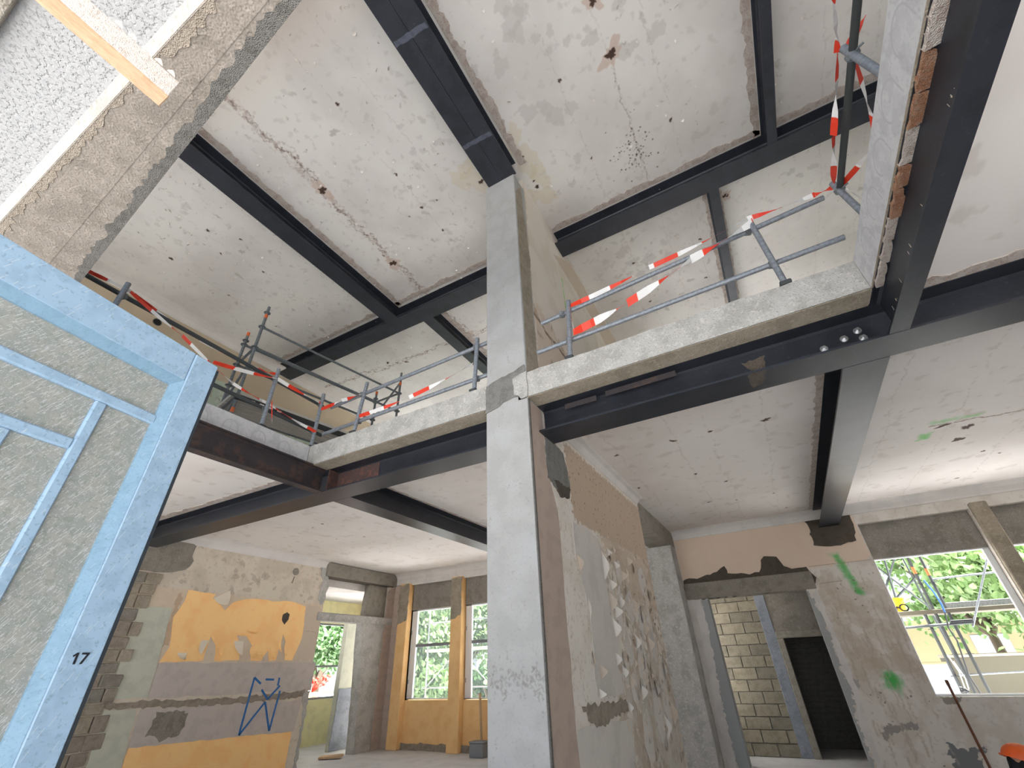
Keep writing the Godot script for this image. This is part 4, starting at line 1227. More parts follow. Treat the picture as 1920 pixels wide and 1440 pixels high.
	part(wb, "lintel", s, M.concrete_dark, "rough concrete lintel over the doorway")
	s = begin()
	extrude(s, rough(v2([0.74, 3.94, 0.86, 3.72, 0.84, 3.32, 1.05, 3.27, 1.25, 3.27, 1.50, 3.33, 1.58, 3.60, 1.6, 3.94]), 0.06, 0.022, 373), on_back_wall(ZB), 0.012)
	part(wb, "cement_patch", s, M.mortar_wet, "dark cement patch under the beam end")
	# old plaster edge left of the doorway
	s = begin()
	extrude(s, rough(v2([-1.69, 2.60, -1.43, 2.57, -1.42, 2.01, -1.46, 1.45, -1.52, 0.83, -1.50, 0.48, -1.49, 0.0, -1.69, 0.0]), 0.07, 0.02, 374), on_back_wall(ZB), 0.02)
	part(wb, "plaster_strip", s, M.white_plaster, "ragged strip of old white plaster")
	s = begin()
	extrude(s, rough(v2([-1.69, 2.55, -1.57, 2.5, -1.6, 1.6, -1.63, 0.8, -1.62, 0.0, -1.69, 0.0]), 0.09, 0.015, 376), on_back_wall(ZB + 0.02), 0.008)
	part(wb, "plaster_strip", s, M.cream_paint)
	s = begin()
	extrude(s, rough(v2([0.62, 2.60, 0.50, 2.50, 0.54, 2.23, 0.57, 1.84, 0.55, 1.45, 0.54, 1.26, 0.60, 1.07, 0.51, 0.72, 0.52, 0.39, 0.52, 0.0, 0.60, 0.0, 0.60, 0.7, 0.66, 1.1, 0.64, 1.8]), 0.07, 0.014, 375), on_back_wall(ZB), 0.008)
	part(wb, "plaster_strip", s, M.white_plaster)
	# upper floor back wall; unseen window openings added and sized for their light
	s = begin()
	holed(s, Transform3D(Basis(), Vector3(XL, Y1, ZB)), XR - XL, Y3 - Y1, 0.3, [Rect2(0.8, 1.4, 2.6, 1.7), Rect2(4.3, 1.4, 2.6, 1.7), Rect2(8.7, 1.4, 2.4, 1.6), Rect2(12.4, 1.4, 2.4, 1.6)])
	part(wb, "upper_plaster", s, M.white_plaster)

	# ---- right wall, front wall
	var wr := structure("wall_right", "plain plastered side wall outside the view", "wall")
	s = begin()
	box(s, Vector3(XR, 0, ZB - 0.3), Vector3(XR + 0.3, Y3, 0.3))
	part(wr, "plaster", s, M.white_plaster)
	var wf := structure("wall_front", "street front of concrete piers and open bays", "wall")
	for x in [XL, -5.6, 1.9, XR - 0.4]:
		s = begin()
		slab(s, Vector3(x, 0, 0.02), Vector3(x + 0.4, Y3, 0.3), 0.01)
		part(wf, "pier", s, M.concrete)
	for x in [-7.7, -3.7, -1.8, 0.1, 4.0]:  # unseen uprights added to cut the daylight from the front
		s = begin()
		slab(s, Vector3(x, 5.2, 0.06), Vector3(x + 0.34, 7.7, 0.28), 0.01)
		part(wf, "added_mullion", s, M.concrete)
	s = begin()
	slab(s, Vector3(XL, 7.4, 0.05), Vector3(XR, Y3 + 0.01, 0.29), 0.01)  # unseen head added to narrow the front opening and dim its light
	part(wf, "added_window_head", s, M.concrete)
	s = begin()
	slab(s, Vector3(XL, Y2 + 0.05, 0.04), Vector3(XR, 5.45, 0.28), 0.01)  # unseen wall strip added to hold back daylight from the front
	part(wf, "added_parapet", s, M.concrete)
	s = begin()
	holed(s, Transform3D(Basis(), Vector3(1.9, 0, 0.28)), XR - 1.9, Y1, 0.24, [Rect2(0.5, 0.9, 3.7, 2.5)])  # unseen wall added to darken the ceiling on the right
	part(wf, "added_street_wall", s, M.concrete)
	s = begin()
	slab(s, Vector3(1.5, Y1, -0.02), Vector3(XR, Y2 + 0.6, 0.28), 0.01)
	part(wf, "floor_beam", s, M.concrete)
	# tapering floor beam over the entrance
	s = begin()
	var zi := func(x: float) -> float: return -0.18 - 0.103 * (-1.03 - x)
	var za: float = zi.call(XL)
	var zb: float = zi.call(0.4)
	hexa(s, [Vector3(XL, Y1, za), Vector3(0.4, Y1, zb), Vector3(0.4, Y1, 0.02), Vector3(XL, Y1, 0.02), Vector3(XL, Y2 + 0.05, za), Vector3(0.4, Y2 + 0.05, zb), Vector3(0.4, Y2 + 0.05, 0.02), Vector3(XL, Y2 + 0.05, 0.02)])
	part(wf, "entrance_beam", s, M.tan_beam, "weathered concrete beam over the entrance")
	# cement smear along its inner edge and ragged dirty joint along its outer edge
	var len := 8.0
	s = begin()
	var ang := atan2(0.103, 1.0)
	extrude(s, rag(len, 0.055, 0.022, 0.03, 381), Transform3D(Basis(Vector3(-cos(ang), 0, -sin(ang)), Vector3(-sin(ang), 0, cos(ang)), Vector3(0, -1, 0)), Vector3(0.0, Y1, zi.call(0.0))), 0.004)
	part(wf, "cement_smear", s, M.mortar_joint, "grey cement smear along the beam edge")
	s = begin()
	extrude(s, rag(len, 0.035, 0.03, 0.03, 382), Transform3D(Basis(Vector3(-1, 0, 0), Vector3(0, 0, -1), Vector3(0, -1, 0)), Vector3(0.0, Y1, 0.02)), 0.003)
	part(wf, "dirty_joint", s, M.brown_plaster)
	for k in 1:
		s = begin()
		var t: float = 0.62
		hexa(s, [Vector3(-9, Y1 - 0.002, lerpf(0.02, zi.call(-9.0), t)), Vector3(0, Y1 - 0.002, lerpf(0.02, zi.call(0.0), t)), Vector3(0, Y1 - 0.002, lerpf(0.02, zi.call(0.0), t) + 0.008), Vector3(-9, Y1 - 0.002, lerpf(0.02, zi.call(-9.0), t) + 0.008), Vector3(-9, Y1 + 0.01, lerpf(0.02, zi.call(-9.0), t)), Vector3(0, Y1 + 0.01, lerpf(0.02, zi.call(0.0), t)), Vector3(0, Y1 + 0.01, lerpf(0.02, zi.call(0.0), t) + 0.008), Vector3(-9, Y1 + 0.01, lerpf(0.02, zi.call(-9.0), t) + 0.008)])
		part(wf, "formwork_line", s, M.tan_beam)
	# canopy outside
	var cp := structure("ceiling_canopy", "flaking white soffit of the canopy outside the entrance", "ceiling")
	s = begin()
	hexa(s, [Vector3(XL, Y1 + 0.05, 0.05), Vector3(0.5, Y1 + 0.05, 0.05), Vector3(0.5, Y1 + 0.05, 0.40), Vector3(XL, Y1 + 0.05, 0.40), Vector3(XL, Y1 + 0.2, 0.02), Vector3(0.5, Y1 + 0.2, 0.02), Vector3(0.5, Y1 + 0.2, 0.40), Vector3(XL, Y1 + 0.2, 0.40)])
	part(cp, "soffit", s, M.flaking_paint, "white soffit with flaking paint")
	s = begin()
	hexa(s, [Vector3(XL, Y1 - 0.005, 0.015), Vector3(0.5, Y1 - 0.005, 0.015), Vector3(0.5, Y1 + 0.02, 0.03), Vector3(XL, Y1 + 0.02, 0.03), Vector3(XL, Y1 + 0.06, 0.015), Vector3(0.5, Y1 + 0.06, 0.015), Vector3(0.5, Y1 + 0.055, 0.065), Vector3(XL, Y1 + 0.055, 0.065)])
	part(cp, "edge_fillet", s, M.concrete)
	s = begin()
	slab(s, Vector3(XL, Y1 + 0.0, 0.40), Vector3(0.5, Y1 + 0.2, 0.43), 0.004)
	part(cp, "edge_strip", s, M.concrete_dark)

	# ---- corridor behind the back doorway
	var wd := structure("wall_corridor", "unplastered block wall of the passage behind the doorway", "wall")
	s = begin()
	box(s, Vector3(-1.75, -0.01, -11.8), Vector3(-0.46, 3.4, -11.66))
	part(wd, "backing", s, M.concrete)
	var row := 0
	y = 0.0
	while y < 3.0:
		var x := -1.75 - (0.22 if row % 2 else 0.0)
		while x < -0.5:
			var x1 := minf(x + 0.44, -0.48)
			var x0 := maxf(x, -1.75)
			if x1 - x0 > 0.04:
				s = begin()
				slab(s, Vector3(x0 + 0.006, y + 0.006, -11.68), Vector3(x1 - 0.006, y + 0.196, -11.6 + g.randf_range(-0.006, 0.006)), 0.008)
				part(wd, "block", s, [M.block_a, M.block_b, M.block_c][g.randi() % 3])
			x += 0.44
		y += 0.2
		row += 1
	s = begin()
	slab(s, Vector3(-0.52, 0, -11.8), Vector3(-0.32, 3.2, -11.585), 0.006)
	part(wd, "cement_jamb", s, M.blue_render, "smooth bluish cement jamb")
	s = begin()
	box(s, Vector3(-0.32, 2.0, -11.75), Vector3(1.6, 3.4, -11.6))
	box(s, Vector3(0.75, 0, -11.75), Vector3(1.6, 2.0, -11.6))
	part(wd, "upper_panel", s, M.head_panel)
	s = begin()
	box(s, Vector3(-1.9, 0, -12.9), Vector3(-1.75, 3.4, ZB - 0.3))
	part(wd, "side_wall", s, M.concrete)
	s = begin()
	box(s, Vector3(1.6, 0, -13.0), Vector3(1.68, 3.4, ZB - 0.3))
	part(wd, "side_wall", s, M.concrete)
	s = begin()
	holed(s, Transform3D(Basis(Vector3(1, 0, 0), Vector3(0, 0, 1), Vector3(0, -1, 0)), Vector3(-1.9, 3.2, -13.0)), 3.58, 2.3, -0.2, [Rect2(0.3, 1.5, 1.3, 0.6)])  # hole in the roof added to let light onto the blocks
	part(wd, "passage_ceiling", s, M.concrete, "passage ceiling with an unseen opening added to light the block wall")
	s = begin()
	box(s, Vector3(-0.5, 0, -12.9), Vector3(-0.4, 2.2, -11.75))  # sides added to keep stray light out of the doorway recess
	box(s, Vector3(0.85, 0, -12.9), Vector3(0.95, 2.2, -11.75))
	part(wd, "added_recess_sides", s, M.brick_grey)
	s = begin()
	box(s, Vector3(-0.5, 2.1, -12.9), Vector3(0.95, 2.2, -11.75))  # top added so the recess behind the frame stays dark
	part(wd, "added_recess_ceiling", s, M.brick_grey)
	s = begin()
	box(s, Vector3(-1.9, 0, -13.0), Vector3(1.75, 3.4, -12.86))
	part(wd, "cellar_backing", s, M.brick_grey)
	y = 0.0
	row = 0
	while y < 2.1:
		var x := -0.9 - (0.13 if row % 2 else 0.0)
		while x < 1.3:
			var l := g.randf_range(0.2, 0.28)
			s = begin()
			slab(s, Vector3(x, y + 0.006, -12.87), Vector3(x + l - 0.012, y + 0.09, -12.84 + g.randf_range(0, 0.015)), 0.006)
			part(wd, "brick", s, M.brick_grey)
			x += l
		y += 0.095
		row += 1
	var df := structure("door_2", "worn white wooden door frame in the passage", "door frame")
	s = begin()
	slab(s, Vector3(-0.32, 0, -11.72), Vector3(-0.20, 1.88, -11.555), 0.01)
	part(df, "jamb", s, M.window_worn)
	s = begin()
	slab(s, Vector3(-0.32, 1.88, -11.72), Vector3(0.75, 2.0, -11.55), 0.01)
	part(df, "head", s, M.window_worn)
	s = begin()
	slab(s, Vector3(0.66, 0, -11.72), Vector3(0.75, 1.88, -11.55), 0.01)
	part(df, "jamb", s, M.window_worn)

# ---------------------------------------------------------------- steel
func i_profile(w: float, h: float, tf: float, tw: float) -> PackedVector2Array:
	var a := w * 0.5
	var b := tw * 0.5
	var r := 0.018
	return v2([-a, 0, a, 0, a, tf, b + r, tf, b, tf + r, b, h - tf - r, b + r, h - tf, a, h - tf, a, h, -a, h, -a, h - tf, -b - r, h - tf, -b, h - tf - r, -b, tf + r, -b - r, tf, -a, tf])

func beam_mesh(axis: int, centre: float, a: float, b: float, y0: float, y1: float, w: float, tf := 0.019, tw := 0.012) -> SurfaceTool:
	var s := begin()
	var xf: Transform3D
	if axis == 2:
		xf = Transform3D(Basis(), Vector3(centre, y0, a))
	else:
		xf = Transform3D(Basis(Vector3(0, 0, -1), Vector3(0, 1, 0), Vector3(1, 0, 0)), Vector3(a, y0, centre))
	extrude(s, i_profile(w, y1 - y0, tf, tw), xf, b - a)
	return s

func beam(label: String, axis: int, centre: float, a: float, b: float, y0: float, y1: float, w: float, m: Material, group := "") -> Node3D:
	var mid := (a + b) * 0.5
	var t := thing("steel_beam", label, "beam", Vector3(mid, y0, centre) if axis == 0 else Vector3(centre, y0, mid), group)
	part(t, "profile", beam_mesh(axis, centre, a, b, y0, y1, w), m)
	return t

func build_steel() -> void:
	var low := Y1 + 0.004
	# below the upper floor
	var t := beam("long black steel beam under the opening's back edge, right of the column", 0, -3.895, -1.69, XR, YB, low, 0.35, M.steel_low)
	for p in [[0.93, 3.76], [1.09, 3.80], [1.20, 3.84], [1.21, 3.76]]:
		var s := begin()
		tube(s, Vector3(p[0], p[1], -3.90), Vector3(p[0], p[1], -3.872), 0.022, 6)
		tube(s, Vector3(p[0], p[1], -3.872), Vector3(p[0], p[1], -3.852), 0.012, 10)
		tube(s, Vector3(p[0], p[1], -3.896), Vector3(p[0], p[1], -3.886), 0.03, 14)
		part(t, "bolt", s, M.bolt_steel, "shiny bolt")
	for e in [[-0.95, -0.25, 3.885], [-1.4, -1.05, 3.87]]:
		var s := begin()
		slab(s, Vector3(e[0], e[2] - 0.03, -3.79), Vector3(e[1], e[2] + 0.03, -3.78), 0.002)
		part(t, "packing_strip", s, M.rusty_steel)
	var sp := begin()
	extrude(sp, rough(v2([0.32, 3.66, 0.46, 3.66, 0.5, 3.86, 0.3, 3.84, 0.36, 3.76]), 0.03, 0.012, 401), on_back_wall(-3.888), 0.003)
	part(t, "cement_splash", sp, M.mortar_wet)
	sp = begin()
	extrude(sp, rough(v2([0.3, -3.73, 0.45, -3.73, 0.42, -3.95, 0.33, -4.0]), 0.03, 0.012, 402), flat_down(0, YB, 0), 0.002)
	part(t, "cement_splash", sp, M.mortar_wet)
	t = beam("long black steel beam under the opening's back edge, between left wall and column", 0, -3.895, XL, -2.15, YB, low, 0.35, M.steel_low)
	sp = begin()
	box(sp, Vector3(-4.88, YB + 0.02, -3.90), Vector3(-4.86, low - 0.02, -3.73))
	part(t, "stiffener", sp, M.rust)
	sp = begin()
	slab(sp, Vector3(-4.86, YB + 0.021, -3.90), Vector3(-4.1, low - 0.03, -3.882), 0.002)
	part(t, "rusty_web", sp, M.rust, "rust stained bare steel web")
	t = beam("brown-stained narrow steel beam under the left grey cement edge of the opening", 2, -4.985, -3.72, -0.1, YB + 0.002, low, 0.13, M.rusty_steel)
	t = beam("narrow black steel beam under the right edge of the opening, white scuffs along it", 2, 1.375, -3.72, -0.1, YB + 0.002, low, 0.13, M.steel_low)
	var g := gen(403)
	for i in 14:
		sp = begin()
		var z := g.randf_range(-3.6, -1.6)
		extrude(sp, rough(v2([z, YB + g.randf_range(0.05, 0.12), z + g.randf_range(0.005, 0.02), YB + g.randf_range(0.06, 0.11), z + 0.01, YB + g.randf_range(0.10, 0.15)]), 0.02, 0.003, 410 + i), Transform3D(Basis(Vector3(0, 0, 1), Vector3(0, 1, 0), Vector3(-1, 0, 0)), Vector3(1.369, 0, 0)), 0.002)
		part(t, "scuff", sp, M.paint_flake)
	beam("wide black steel beam running to the back wall above the right doorway", 2, 1.195, ZB, -4.07, YB - 0.002, low, 0.33, M.steel_low)
	beam("wide black steel beam running back over the left bay, behind the column", 2, -4.935, ZB, -4.07, YB - 0.002, low, 0.33, M.steel_low)
	# below the roof
	t = thing("steel_beam", "pair of dark steel beams side by side resting on the column head", "beam", Vector3(-1.9, YT, -1.8))
	part(t, "profile", beam_mesh(2, -2.022, -3.52, 0.28, YT, Y3 + 0.005, 0.24), M.steel)
	part(t, "profile", beam_mesh(2, -1.776, -3.52, 0.28, YT, Y3 + 0.005, 0.24), M.steel)
	for z in [-1.3, -2.75]:
		sp = begin()
		extrude(sp, rough(v2([-2.13, z, -1.67, z - 0.02, -1.67, z - 0.09, -2.13, z - 0.06]), 0.05, 0.008, 420 + int(z)), flat_down(0, YT, 0), 0.001)
		part(t, "paint_smear", sp, M.steel_scuffed)
	beam("dark steel cross beam under the peeling ceiling, right of the central wall", 0, -5.23, -1.72, XR, YT, Y3 + 0.005, 0.36, M.steel)
	beam("dark steel cross beam under the peeling ceiling, between left wall and central wall", 0, -5.28, -9.4, -2.08, YT, Y3 + 0.005, 0.38, M.steel)
	beam("dark steel beam joining the left cross beam from the street side, under the ceiling", 2, -5.61, -5.1, 0.28, YT + 0.003, Y3 + 0.005, 0.33, M.steel)
	beam("dark steel beam behind the left cross beam, running to the back under the ceiling", 2, -4.92, ZB, -5.46, YT + 0.003, Y3 + 0.005, 0.25, M.steel)
	beam("narrow dark steel beam joining the right cross beam from the street side, under the ceiling", 2, 1.857, -5.06, 0.28, YT + 0.003, Y3 + 0.005, 0.13, M.steel)
	beam("narrow dark steel beam behind the right cross beam, under the ceiling", 2, 0.98, ZB, -5.4, YT + 0.003, Y3 + 0.005, 0.15, M.steel)

func build_column() -> void:
	var t := thing("concrete_column", "tall smooth grey column between the two halves of the opening's back edge", "column", Vector3(-1.945, 0, -3.68))
	plane_uv(Vector3(-2.2, 8.0, 0), Vector3(1.0 / 0.51, 0, 0), Vector3(0, -1.0 / 8.0, 0))
	var cm := mapped("column_face", column_texture(), 0.85, 0.12)
	var s := begin()
	slab(s, Vector3(-2.2, 0, -3.84), Vector3(-1.69, 4.0, ZV), 0.008)
	part(t, "lower_shaft", s, cm)
	s = begin()
	slab(s, Vector3(-2.19, 4.0, -3.84), Vector3(-1.69, YT, ZV), 0.008)
	part(t, "upper_shaft", s, cm)
	no_uv()
	s = begin()
	extrude(s, rough(v2([-2.195, 4.24, -2.05, 4.27, -1.95, 4.30, -1.8, 4.33, -1.70, 4.36, -1.70, 4.28, -1.78, 4.2, -1.76, 3.98, -1.85, 4.0, -1.98, 3.96, -2.1, 3.92, -2.195, 3.9]), 0.05, 0.012, 431), on_back_wall(ZV - 0.002), 0.012)
	part(t, "rough_cement_joint", s, M.mortar, "rough grey cement at the floor joint")
	s = begin()
	extrude(s, rough(v2([-1.86, 4.22, -1.78, 4.25, -1.68, 4.27, -1.68, 3.95, -1.76, 3.95, -1.84, 4.02]), 0.05, 0.01, 432), on_back_wall(ZV), 0.014)
	part(t, "concrete_stub", s, M.concrete_pale)
	s = begin()
	slab(s, Vector3(-1.695, 0, -3.535), Vector3(-1.681, 3.93, ZV - 0.001), 0.003)
	part(t, "arris", s, M.mortar_joint)

# ---------------------------------------------------------------- guard rails and tape
func coupler(s: SurfaceTool, p: Vector3, r := 0.034) -> void:
	bevel_box(s, Transform3D(Basis(Vector3.UP, 0.4), p), Vector3(r * 2.0, 0.06, r * 2.2), 0.012)
	tube(s, p + Vector3(0.0, -0.02, 0.03), p + Vector3(0.05, -0.02, 0.06), 0.008, 6)

func tape(called_label: String, pts: Array, w := 0.055, side := Vector3.UP) -> void:
	var t := thing("barrier_tape", called_label, "tape", pts[0], "")
	var s := begin()
	var run := 0.0
	for i in pts.size() - 1:
		var a: Vector3 = pts[i]
		var b: Vector3 = pts[i + 1]
		var n := 6
		for k in n:
			var f0 := float(k) / n
			var f1 := float(k + 1) / n
			var sag := 0.05 * a.distance_to(b)
			var p0 := a.lerp(b, f0) - Vector3.UP * sag * 4.0 * f0 * (1.0 - f0) * 0.35
			var p1 := a.lerp(b, f1) - Vector3.UP * sag * 4.0 * f1 * (1.0 - f1) * 0.35
			var d := (p1 - p0).normalized()
			var tw0 := side.rotated(d, sin(f0 * 5.0 + i) * 0.9) * w * 0.5
			var tw1 := side.rotated(d, sin(f1 * 5.0 + i) * 0.9) * w * 0.5
			var u0 := run / 0.5
			run += p0.distance_to(p1)
			var u1 := run / 0.5
			var q := [p0 - tw0, p1 - tw1, p1 + tw1, p0 + tw0]
			var uvs := [Vector2(u0, 0), Vector2(u1, 0), Vector2(u1, 1), Vector2(u0, 1)]
			var nn := (p1 - p0).cross(tw0).normalized()
			for j in [0, 2, 1, 0, 3, 2]:
				s.set_normal(nn)
				s.set_uv(uvs[j])
				s.add_vertex(q[j])
	part(t, "band", s, M.barrier_tape)

func rail_run(label: String, base: Vector3, posts: Array, rails: Array) -> void:
	var t := thing("guard_rail", label, "guard rail", base)
	for p in posts:
		var s := begin()
		hollow_tube(s, p[0], p[1], 0.026, 0.021, 14)
		var po := part(t, "post", s, M.galvanised)
		s = begin()
		bevel_box(s, Transform3D(Basis(), Vector3(p[0].x, Y2 + 0.02, p[0].z)), Vector3(0.09, 0.04, 0.09), 0.008)
		part(po, "foot_clamp", s, M.tube_dark)
	for r in rails:
		var s := begin()
		hollow_tube(s, r[0], r[1], 0.025, 0.02, 14)
		part(t, "rail", s, M.galvanised if r.size() < 3 else M.tube_dark)
		for p in posts:
			# couplers where a post meets the rail
			var d: Vector3 = (r[1] - r[0]).normalized()
			var k: float = (p[0] - r[0]).dot(d)
			if k > -0.05 and k < r[0].distance_to(r[1]) + 0.05:
				s = begin()
				coupler(s, r[0] + d * k)
				part(t, "coupler", s, M.galvanised_dull)

func build_rails() -> void:
	var x := VL - 0.06
	rail_run("tube guard rail along the left edge of the opening", Vector3(x, Y2, -2.0),
		[[Vector3(x, Y2, -0.95), Vector3(x, 5.2, -0.95)], [Vector3(x, Y2, -2.79), Vector3(x, 5.16, -2.79)], [Vector3(x, Y2, -3.55), Vector3(x + 0.03, 5.13, -3.54)]],
		[[Vector3(x - 0.04, 5.08, -0.3), Vector3(x - 0.04, 4.98, -3.62), 1], [Vector3(x - 0.04, 4.57, -0.3), Vector3(x - 0.04, 4.53, -3.7), 1]])
	rail_run("tube guard rail on the back edge, left of the column", Vector3(-3.5, Y2, -3.55),
		[[Vector3(-4.31, Y2, -3.55), Vector3(-4.25, 5.06, -3.58)], [Vector3(-2.39, Y2, -3.54), Vector3(-2.36, 5.04, -3.55)]],
		[[Vector3(-4.95, 4.88, -3.6), Vector3(-2.22, 4.96, -3.6)], [Vector3(-5.0, 4.46, -3.6), Vector3(-2.22, 4.48, -3.6)]])
	rail_run("tube guard rail on the back edge, right of the column", Vector3(-0.1, Y2, -3.55),
		[[Vector3(-1.19, Y2, -3.54), Vector3(-1.13, 5.07, -3.56)], [Vector3(0.82, Y2, -3.53), Vector3(0.80, 5.13, -3.54)]],
		[[Vector3(-1.5, 4.93, -3.6), Vector3(1.42, 5.13, -3.6)], [Vector3(-1.58, 4.54, -3.6), Vector3(1.38, 4.6, -3.6)]])
	var xr := VR + 0.16
	rail_run("tube guard rail along the right cement edge of the opening", Vector3(xr, Y2, -2.2),
		[[Vector3(xr + 0.1, Y2, -3.44), Vector3(xr, 5.08, -3.42)], [Vector3(xr + 0.1, Y2, -2.28), Vector3(xr, 5.05, -2.25)], [Vector3(xr + 0.1, Y2, -1.0), Vector3(xr, 5.05, -1.0)]],
		[[Vector3(xr + 0.02, 4.98, -3.42), Vector3(xr + 0.02, 4.94, -0.6), 1]])
	# red and white tape
	tape("red and white tape wound along the left guard rail's top tube", [Vector3(-5.18, 5.12, -0.55), Vector3(-5.18, 5.16, -0.95), Vector3(-5.2, 5.03, -1.8), Vector3(-5.17, 5.03, -2.6), Vector3(-5.14, 5.08, -2.8)], 0.04)
	tape("red and white tape sagging below the left guard rail", [Vector3(-5.14, 5.12, -1.0), Vector3(-5.14, 4.93, -1.6), Vector3(-5.15, 4.66, -2.3), Vector3(-5.16, 4.62, -2.8), Vector3(-5.1, 4.5, -3.55)], 0.04)
	tape("red and white tape crossing from the left rail's middle post to the corner post", [Vector3(-5.14, 4.8, -2.0), Vector3(-5.12, 5.0, -2.8), Vector3(-5.08, 4.95, -3.5)], 0.05)
	tape("short loose end of tape below the left rail's middle post", [Vector3(-5.13, 4.66, -2.82), Vector3(-5.11, 4.36, -2.9)], 0.05)
	tape("red and white tape at the opening's left corner post", [Vector3(-5.08, 4.86, -3.53), Vector3(-4.7, 4.90, -3.56), Vector3(-4.28, 4.88, -3.56)], 0.05)
	tape("red and white tape along the lower tube left of the column", [Vector3(-4.33, 4.52, -3.56), Vector3(-3.4, 4.53, -3.56), Vector3(-2.42, 4.68, -3.55)], 0.05)
	tape("loose end of tape on the post left of the column", [Vector3(-2.38, 4.86, -3.53), Vector3(-2.40, 4.44, -3.52)], 0.05)
	tape("tape strung from the post right of the column along the top tube", [Vector3(-1.14, 5.0, -3.57), Vector3(-0.2, 5.10, -3.57), Vector3(0.8, 5.22, -3.57), Vector3(1.36, 5.16, -3.55), Vector3(1.5, 5.06, -3.45)], 0.05)
	tape("wide tape stretched diagonally between the two tubes right of the column", [Vector3(-1.12, 4.6, -3.55), Vector3(-0.5, 4.72, -3.55), Vector3(0.2, 4.96, -3.54), Vector3(0.82, 5.1, -3.52)], 0.085)
	tape("short tape on the post right of the column", [Vector3(-1.12, 4.98, -3.53), Vector3(-1.10, 4.6, -3.53)], 0.05)
	tape("tape hanging in two loops on the right guard rail", [Vector3(1.46, 5.06, -3.4), Vector3(1.38, 4.92, -2.8), Vector3(1.44, 5.08, -2.28), Vector3(1.40, 5.1, -1.9), Vector3(1.44, 5.12, -1.5)], 0.05)
	tape("tape end sticking up from the right guard rail", [Vector3(1.47, 5.04, -2.26), Vector3(1.66, 5.22, -2.2)], 0.06)
	tape("tape loop drooping behind the right guard rail", [Vector3(1.50, 5.04, -2.26), Vector3(1.62, 4.78, -2.9), Vector3(1.5, 5.0, -3.4), Vector3(1.62, 4.75, -3.5)], 0.05)

func build_tower() -> void:
	# narrow scaffold tower standing on the upper floor, turned a little
	var c := [Vector3(-6.4, Y2, -2.98), Vector3(-7.1, Y2, -3.12), Vector3(-6.6, Y2, -5.87), Vector3(-5.9, Y2, -5.86)]
	var t := thing("scaffold_tower", "steel scaffold tower with plank decks on the upper floor", "scaffold", Vector3(-6.5, Y2, -4.4))
	var tops := [7.08, 6.85, 6.85, 7.15]
	for i in 4:
		var s := begin()
		hollow_tube(s, c[i], Vector3(c[i].x, tops[i], c[i].z), 0.024, 0.019, 12)
		var po := part(t, "standard", s, M.galvanised_dull)
		for y in [4.75, 5.25, 5.75, 6.18, 6.62]:
			s = begin()
			tube(s, Vector3(c[i].x, y - 0.004, c[i].z), Vector3(c[i].x, y + 0.004, c[i].z), 0.06, 10)
			part(po, "rosette", s, M.galvanised_dull)
		s = begin()
		tube(s, Vector3(c[i].x, tops[i] - 0.14, c[i].z), Vector3(c[i].x, tops[i] - 0.132, c[i].z), 0.055, 10)
		part(po, "rosette", s, M.galvanised_dull)
		s = begin()
		tube(s, Vector3(c[i].x, 6.82, c[i].z), Vector3(c[i].x, 6.9, c[i].z), 0.0265, 12)
		part(po, "orange_band", s, M.orange_band)
		s = begin()
		tube(s, Vector3(c[i].x, 4.95, c[i].z), Vector3(c[i].x, 5.03, c[i].z), 0.0265, 12)
		part(po, "orange_band", s, M.orange_band)
	for e in [[0, 3, 6.62], [0, 3, 6.18], [1, 2, 6.62], [1, 2, 6.18], [0, 1, 5.25], [2, 3, 5.25], [2, 3, 6.62], [0, 1, 6.18], [1, 2, 5.25]]:
		var s := begin()
		tube(s, c[e[0]] + Vector3.UP * (e[2] - Y2), c[e[1]] + Vector3.UP * (e[2] - Y2), 0.022, 10)
		part(t, "ledger", s, M.galvanised_dull)
	for e in [[0, 5.3, 1, 4.6], [0, 4.6, 1, 5.3], [0, 5.9, 1, 5.3], [3, 6.9, 2, 6.2]]:
		var s := begin()
		tube(s, Vector3(c[e[0]].x, e[1], c[e[0]].z), Vector3(c[e[2]].x, e[3], c[e[2]].z), 0.02, 8)
		part(t, "brace", s, M.galvanised_dull)
	# steel planks, ribbed below
	var along: Vector3 = (c[3] - c[0]).normalized()
	var across: Vector3 = (c[1] - c[0]).normalized()
	for k in 3:
		var o: Vector3 = c[0] + Vector3.UP * 1.0 + across * (0.02 + k * 0.235)
		var s := begin()
		var prof := v2([0, 0, 0.03, 0, 0.03, 0.012, 0.085, 0.012, 0.085, 0, 0.14, 0, 0.14, 0.012, 0.195, 0.012, 0.195, 0, 0.225, 0, 0.225, 0.07, 0, 0.07])
		extrude(s, prof, Transform3D(Basis(across, Vector3.UP, across.cross(Vector3.UP)), o - along * 0.06 if across.cross(Vector3.UP).dot(along) > 0.0 else o + along * 3.0), 3.06)
		part(t, "deck_plank", s, M.deck_steel, "ribbed steel deck plank")
	var s := begin()
	var q: Vector3 = c[0] + Vector3.UP * 0.96 - across * 0.035
	bevel_box(s, Transform3D(Basis(along, Vector3.UP, along.cross(Vector3.UP)), q + along * 1.46), Vector3(3.0, 0.09, 0.03), 0.004)
	var pr := part(t, "edge_profile", s, M.dark_profile, "dark perforated edge profile")
	for k in 8:
		s = begin()
		var d: float = [0.22, 0.36, 0.5, 0.64, 2.35, 2.49, 2.63, 2.77][k]
		bevel_box(s, Transform3D(Basis(along, Vector3.UP, along.cross(Vector3.UP)), q - across * 0.016 + along * d), Vector3(0.07, 0.03, 0.002), 0.0005)
		part(pr, "slot", s, M.paint_white)

